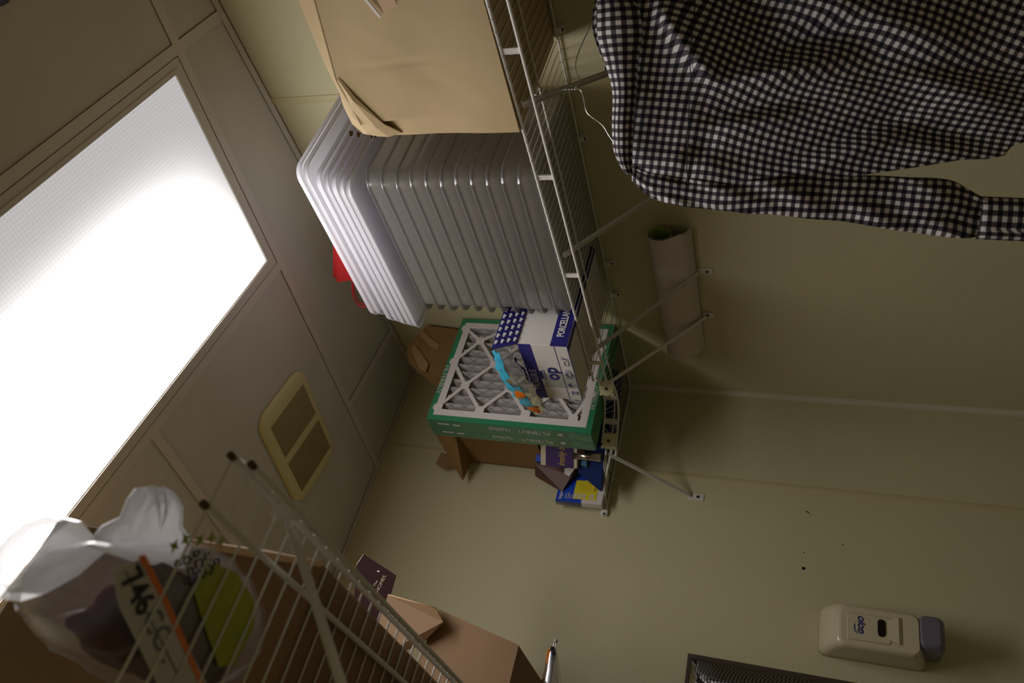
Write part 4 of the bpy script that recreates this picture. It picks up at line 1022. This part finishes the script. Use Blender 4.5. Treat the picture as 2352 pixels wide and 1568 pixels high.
loft(mb, [sring(0.030, 0.684, 0.768, 0.790, 0.842, 0.010), sring(0.100, 0.686, 0.766, 0.788, 0.843, 0.012), sring(0.116, 0.690, 0.763, 0.795, 0.842, 0.012), sring(0.120, 0.696, 0.758, 0.802, 0.840, 0.008)]); mb.build('push_lever', 'lever', sd)
txt('GOJO', (0.7575, 0.1118, 0.972), (-1, 0, 0), (0, 0, 1), 0.0165, 'navy', sd, bold=0.0006, shear=0.25)
MB().tube(bez([(0.757, 0.1124, 0.978), (0.752, 0.1124, 0.984), (0.742, 0.1124, 0.987), (0.733, 0.1124, 0.986)], 4), [0.0004 + 0.0007 * math.sin(math.pi * k / 12) for k in range(13)], 6).build('logo_swoosh', 'navy', sd)

mr = thing('wall_mirror', 'framed wall mirror with a dark metal frame at the lower edge of the back wall', 'mirror', (0.843, 0.001, 1.0))
mx0, mx1, mz0, mz1 = 0.843, 1.30, 0.72, 1.379; mw = 0.011
mb = MB()
for (a, b, c, d) in ((mx0, mx1, mz1 - mw, mz1), (mx0, mx1, mz0, mz0 + mw), (mx0, mx0 + mw, mz0 + mw, mz1 - mw), (mx1 - mw, mx1, mz0 + mw, mz1 - mw)): mb.box((a, 0.0005, c), (b, 0.016, d))
mb.build('frame', 'mframe', mr, bevel=0.0015)
MB().box((mx0 + mw, 0.002, mz0 + mw), (mx1 - mw, 0.008, mz1 - mw)).build('mirror_glass', 'mirror', mr)

mr.rotation_euler = (0, 0, math.radians(3.3))

# ================================================================= LEFT SHELF CONTENTS
# dark box standing on the near shelf behind the bag
db = thing('cardboard_box', 'dark brown cardboard box on the near left shelf behind the produce bag', 'box', (1.43, 1.1, ZT))
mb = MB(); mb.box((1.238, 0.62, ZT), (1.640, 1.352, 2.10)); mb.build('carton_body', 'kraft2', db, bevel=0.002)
MB().prism([(1.237, 1.360, ZT + 0.002), (1.231, 1.352, 1.76), (1.237, 1.360, 1.90), (1.243, 1.356, 1.90), (1.244, 1.356, 1.76), (1.242, 1.356, ZT + 0.002)], (0, -0.012, 0)).build('flap_edge', 'edge', db)  # lit look of the flap put into this strip's paler colour
# second box overhanging the shelf front, further back, with raised flaps
ob = thing('cardboard_box', 'brown cardboard box overhanging the far end of the left shelf, flap folded out', 'box', (1.25, 0.3, ZT))
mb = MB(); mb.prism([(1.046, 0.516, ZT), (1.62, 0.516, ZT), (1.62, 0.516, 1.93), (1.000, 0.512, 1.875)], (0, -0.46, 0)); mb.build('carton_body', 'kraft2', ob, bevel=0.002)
MB().prism([(1.006, 0.530, 1.872), (1.036, 0.545, 1.840), (1.085, 0.522, 1.885), (1.150, 0.522, 2.0), (0.992, 0.522, 2.000)], (0.001, 0.004, 0.001)).build('side_flap', 'kraft2', ob)
MB().tube([(1.006, 0.534, 1.872), (0.992, 0.526, 2.000)], 0.0016, 5).build('flap_edge', 'edge', ob)
# dark card standing above the box
tc_ = thing('dark_card', 'small dark brown printed card standing above the far brown box', 'card', (0.95, 0.5, 2.0))
mb = MB(); cp = [V((0.900, 0.505, 2.108)), V((0.937, 0.505, 2.009)), V((0.993, 0.505, 2.006)), V((1.06, 0.51, 2.004)), V((1.04, 0.51, 2.08)), V((0.929, 0.505, 2.116))]
mb.prism(cp, (0, -0.003, 0)); cbody = mb.build('card_panel', M['window'] if False else mat('dark_brown_card', (0.035, 0.016, 0.016), rough=0.9, spec=0.1), tc_)
MB().tube([(0.900, 0.506, 2.109), (0.929, 0.506, 2.117)], 0.0013, 5).build('card_edge', 'label', cbody)
MB().box((0.934, 0.506, 2.052), (0.937, 0.5072, 2.058)).build('punch_hole', 'label', cbody)
txt('The', (0.972, 0.506, 2.052), (-0.9, 0, -0.12), (-0.12, 0, 0.9), 0.009, 'tape', cbody)
txt('HOMES', (0.985, 0.506, 2.040), (-0.9, 0, -0.12), (-0.12, 0, 0.9), 0.013, 'tape', cbody)
# clear packet with an orange-topped lighter in it, hanging over the box front
lp = thing('lighter_packet', 'clear plastic packet with an orange and black lighter, beyond the far brown box', 'packet', (1.0, 0.3, 1.66))
path = [V(p) for p in ((0.959, 0.300, 1.657), (0.968, 0.300, 1.656), (0.990, 0.300, 1.656), (1.03, 0.300, 1.648), (1.07, 0.300, 1.642), (1.12, 0.300, 1.640))]
rr_ = [0.003, 0.005, 0.012, 0.019, 0.025, 0.028]
mb = MB(); P = []
for k, p in enumerate(path):
    row = [p + V((0, rr_[k] * 0.5 * math.cos(2 * math.pi * q / 12), rr_[k] * math.sin(2 * math.pi * q / 12) * (1 + 0.1 * math.sin(q * 2 + k)))) for q in range(12)]; row.append(row[0]); P.append(row)
mb.grid(P); mb.build('clear_film', 'film', lp, recalc=False)
MB().tube([(0.982, 0.300, 1.664), (1.018, 0.300, 1.662), (1.05, 0.300, 1.661)], 0.0055, 8).build('lighter_body', 'orange', lp)
MB().tube([(0.974, 0.300, 1.659), (0.990, 0.300, 1.654), (1.004, 0.300, 1.652)], [0.005, 0.0075, 0.005], 8).build('lighter_head', 'black', lp)
MB().tube([(1.004, 0.300, 1.652), (1.05, 0.300, 1.650), (1.11, 0.300, 1.648)], 0.005, 8).build('inner_stem', 'lever', lp)
MB().tube([(0.956, 0.300, 1.655), (0.962, 0.300, 1.655)], 0.005, 8).build('packet_tip', 'label', lp)

# produce bag
pb = thing('produce_bag', 'clear plastic bag of dark produce with orange and lime labels on near shelf', 'bag', (1.38, 1.53, ZT))
out = bez([(x, y, 0) for x, y in ((1.414, 1.687), (1.429, 1.662), (1.439, 1.621), (1.441, 1.580), (1.443, 1.520), (1.425, 1.440), (1.380, 1.385), (1.335, 1.385), (1.306, 1.430), (1.298, 1.480), (1.300, 1.529), (1.335, 1.602), (1.362, 1.660), (1.389, 1.681), (1.414, 1.687))], 4)[:-1]
cx = V((1.375, 1.53, 0))
mb = MB(); rings = []
for (sc, z) in ((0.05, ZT + 0.001), (0.45, ZT + 0.001), (0.80, ZT + 0.003), (0.95, ZT + 0.012), (1.0, ZT + 0.030), (0.97, ZT + 0.055), (0.85, ZT + 0.080), (0.55, ZT + 0.098), (0.05, ZT + 0.104)):
    rings.append([cx + (p - cx) * sc * (1 + 0.025 * math.sin(i * 1.7 + z * 90)) + V((0, 0, z + (0.003 * math.sin(i * 0.9) if z > ZT + .02 else 0.0))) for i, p in enumerate(out)])
loft(mb, rings); mb.build('bag_film', 'bagfilm', pb, recalc=False)
mb = MB(); rings = []
ic = V((1.392, 1.515, 0)); inn = bez([(x, y, 0) for x, y in ((1.420, 1.628), (1.393, 1.612), (1.356, 1.588), (1.334, 1.556), (1.330, 1.500), (1.345, 1.430), (1.385, 1.412), (1.420, 1.45), (1.432, 1.52), (1.432, 1.59), (1.420, 1.628))], 4)[:-1]
for (sc, z) in ((0.1, ZT + 0.005), (0.6, ZT + 0.006), (0.9, ZT + 0.014), (0.98, ZT + 0.032), (0.85, ZT + 0.058), (0.4, ZT + 0.072)):
    rings.append([ic + (p - ic) * sc * (1 + 0.05 * math.sin(i * 1.3)) + V((0, 0, z)) for i, p in enumerate(inn)])
loft(mb, rings); mb.build('contents', 'meat', pb, recalc=False)
zl = ZT - 0.0002
def flat(poly, z, name, m, par, thk=0.0005): return MB().prism([(x, y, z) for x, y in poly], (0, 0, -thk)).build(name, m, par)
lb = flat([(1.377, 1.653), (1.358, 1.632), (1.357, 1.612), (1.395, 1.518), (1.418, 1.456), (1.440, 1.520), (1.398, 1.624)], zl, 'price_label', 'label', pb)
flat([(1.3565, 1.635), (1.352, 1.629), (1.370, 1.578), (1.394, 1.521), (1.416, 1.470), (1.420, 1.474), (1.399, 1.524), (1.376, 1.578)], zl - 0.0006, 'orange_stripe', 'orange', lb)
txt('746', (1.372, 1.636, zl - 0.0008), (0.36, -0.93, 0), (-0.93, -0.36, 0), 0.030, 'black', lb, bold=0.0006)
txt('CC .', (1.389, 1.591, zl - 0.0008), (0.36, -0.93, 0), (-0.93, -0.36, 0), 0.030, 'lever', lb)
MB().tube([(1.372, 1.640, zl - 0.001), (1.405, 1.552, zl - 0.001), (1.420, 1.515, zl - 0.001)], 0.0006, 4).build('ruled_line', 'lever', lb)
ll = flat([(1.350, 1.552), (1.319, 1.540), (1.313, 1.500), (1.322, 1.455), (1.345, 1.434), (1.385, 1.440), (1.395, 1.462), (1.372, 1.510)], zl, 'lime_label', 'lime', pb)
mb = MB()
for k, (a, b, r_) in enumerate(((1.341, 1.586, .004), (1.333, 1.577, .005), (1.324, 1.570, .004), (1.330, 1.560, .006), (1.320, 1.553, .005), (1.340, 1.565, .005), (1.337, 1.551, .006), (1.327, 1.543, .006), (1.346, 1.557, .004), (1.318, 1.538, .004))):
    mb.tube([(a + r_ * math.cos(q * 0.7) * (0.7 + 0.3 * math.sin(q + k)), b + r_ * math.sin(q * 0.7), zl - 0.001) for q in range(8 + k % 3)], 0.0011, 5)
mb.build('black_emblem', 'black', pb)
mb = MB()
for k, (a, b) in enumerate(((1.312, 1.574), (1.303, 1.560), (1.320, 1.592), (1.331, 1.601), (1.300, 1.545))):
    c = V((a, b, zl - 0.0008)); mb.prism([c + V(((0.0075 if q % 2 == 0 else 0.003) * math.cos(q * math.pi / 4 + k), (0.0075 if q % 2 == 0 else 0.003) * math.sin(q * math.pi / 4 + k), 0)) for q in range(8)], (0, 0, -0.0004))
mb.build('lime_stars', 'lime', pb)
# loose tail of the bag, standing up and forward
mb = MB()
tail = [(1.353, 1.625), (1.330, 1.618), (1.315, 1.610), (1.296, 1.609), (1.282, 1.606), (1.273, 1.596), (1.279, 1.592), (1.283, 1.583), (1.276, 1.574), (1.265, 1.578), (1.264, 1.564), (1.271, 1.546), (1.283, 1.526), (1.292, 1.508), (1.318, 1.500), (1.339, 1.560)]
c = V((1.310, 1.568, 1.738))
loft(mb, [[c + (V((x, y, 1.738 + 0.004 * math.sin(i * 2.2))) - c) * sc + V((0, 0, dz)) for i, (x, y) in enumerate(tail)] for sc, dz in ((0.1, -0.012), (0.6, -0.009), (1.0, 0.0), (0.95, 0.008), (0.4, 0.016))], cap0=True, cap1=True)
mb.build('bag_tail', 'bagwhite', pb, recalc=False, label='crumpled white bag end')
mb = MB()
tl = [(1.415, 1.640), (1.385, 1.652), (1.358, 1.652), (1.338, 1.645), (1.329, 1.625), (1.333, 1.600), (1.340, 1.585), (1.372, 1.600), (1.397, 1.614)]
c = V((1.370, 1.625, 1.790))
loft(mb, [[c + (V((x, y, 1.790 + 0.006 * math.sin(i * 1.7))) - c) * sc + V((0, 0, dz)) for i, (x, y) in enumerate(tl)] for sc, dz in ((0.95, -0.030), (1.0, 0.0), (0.8, 0.02), (0.1, 0.03))], cap0=False, cap1=True)
mb.build('bag_top', 'bagwhite', pb, recalc=False, label='white gathered top of the bag')
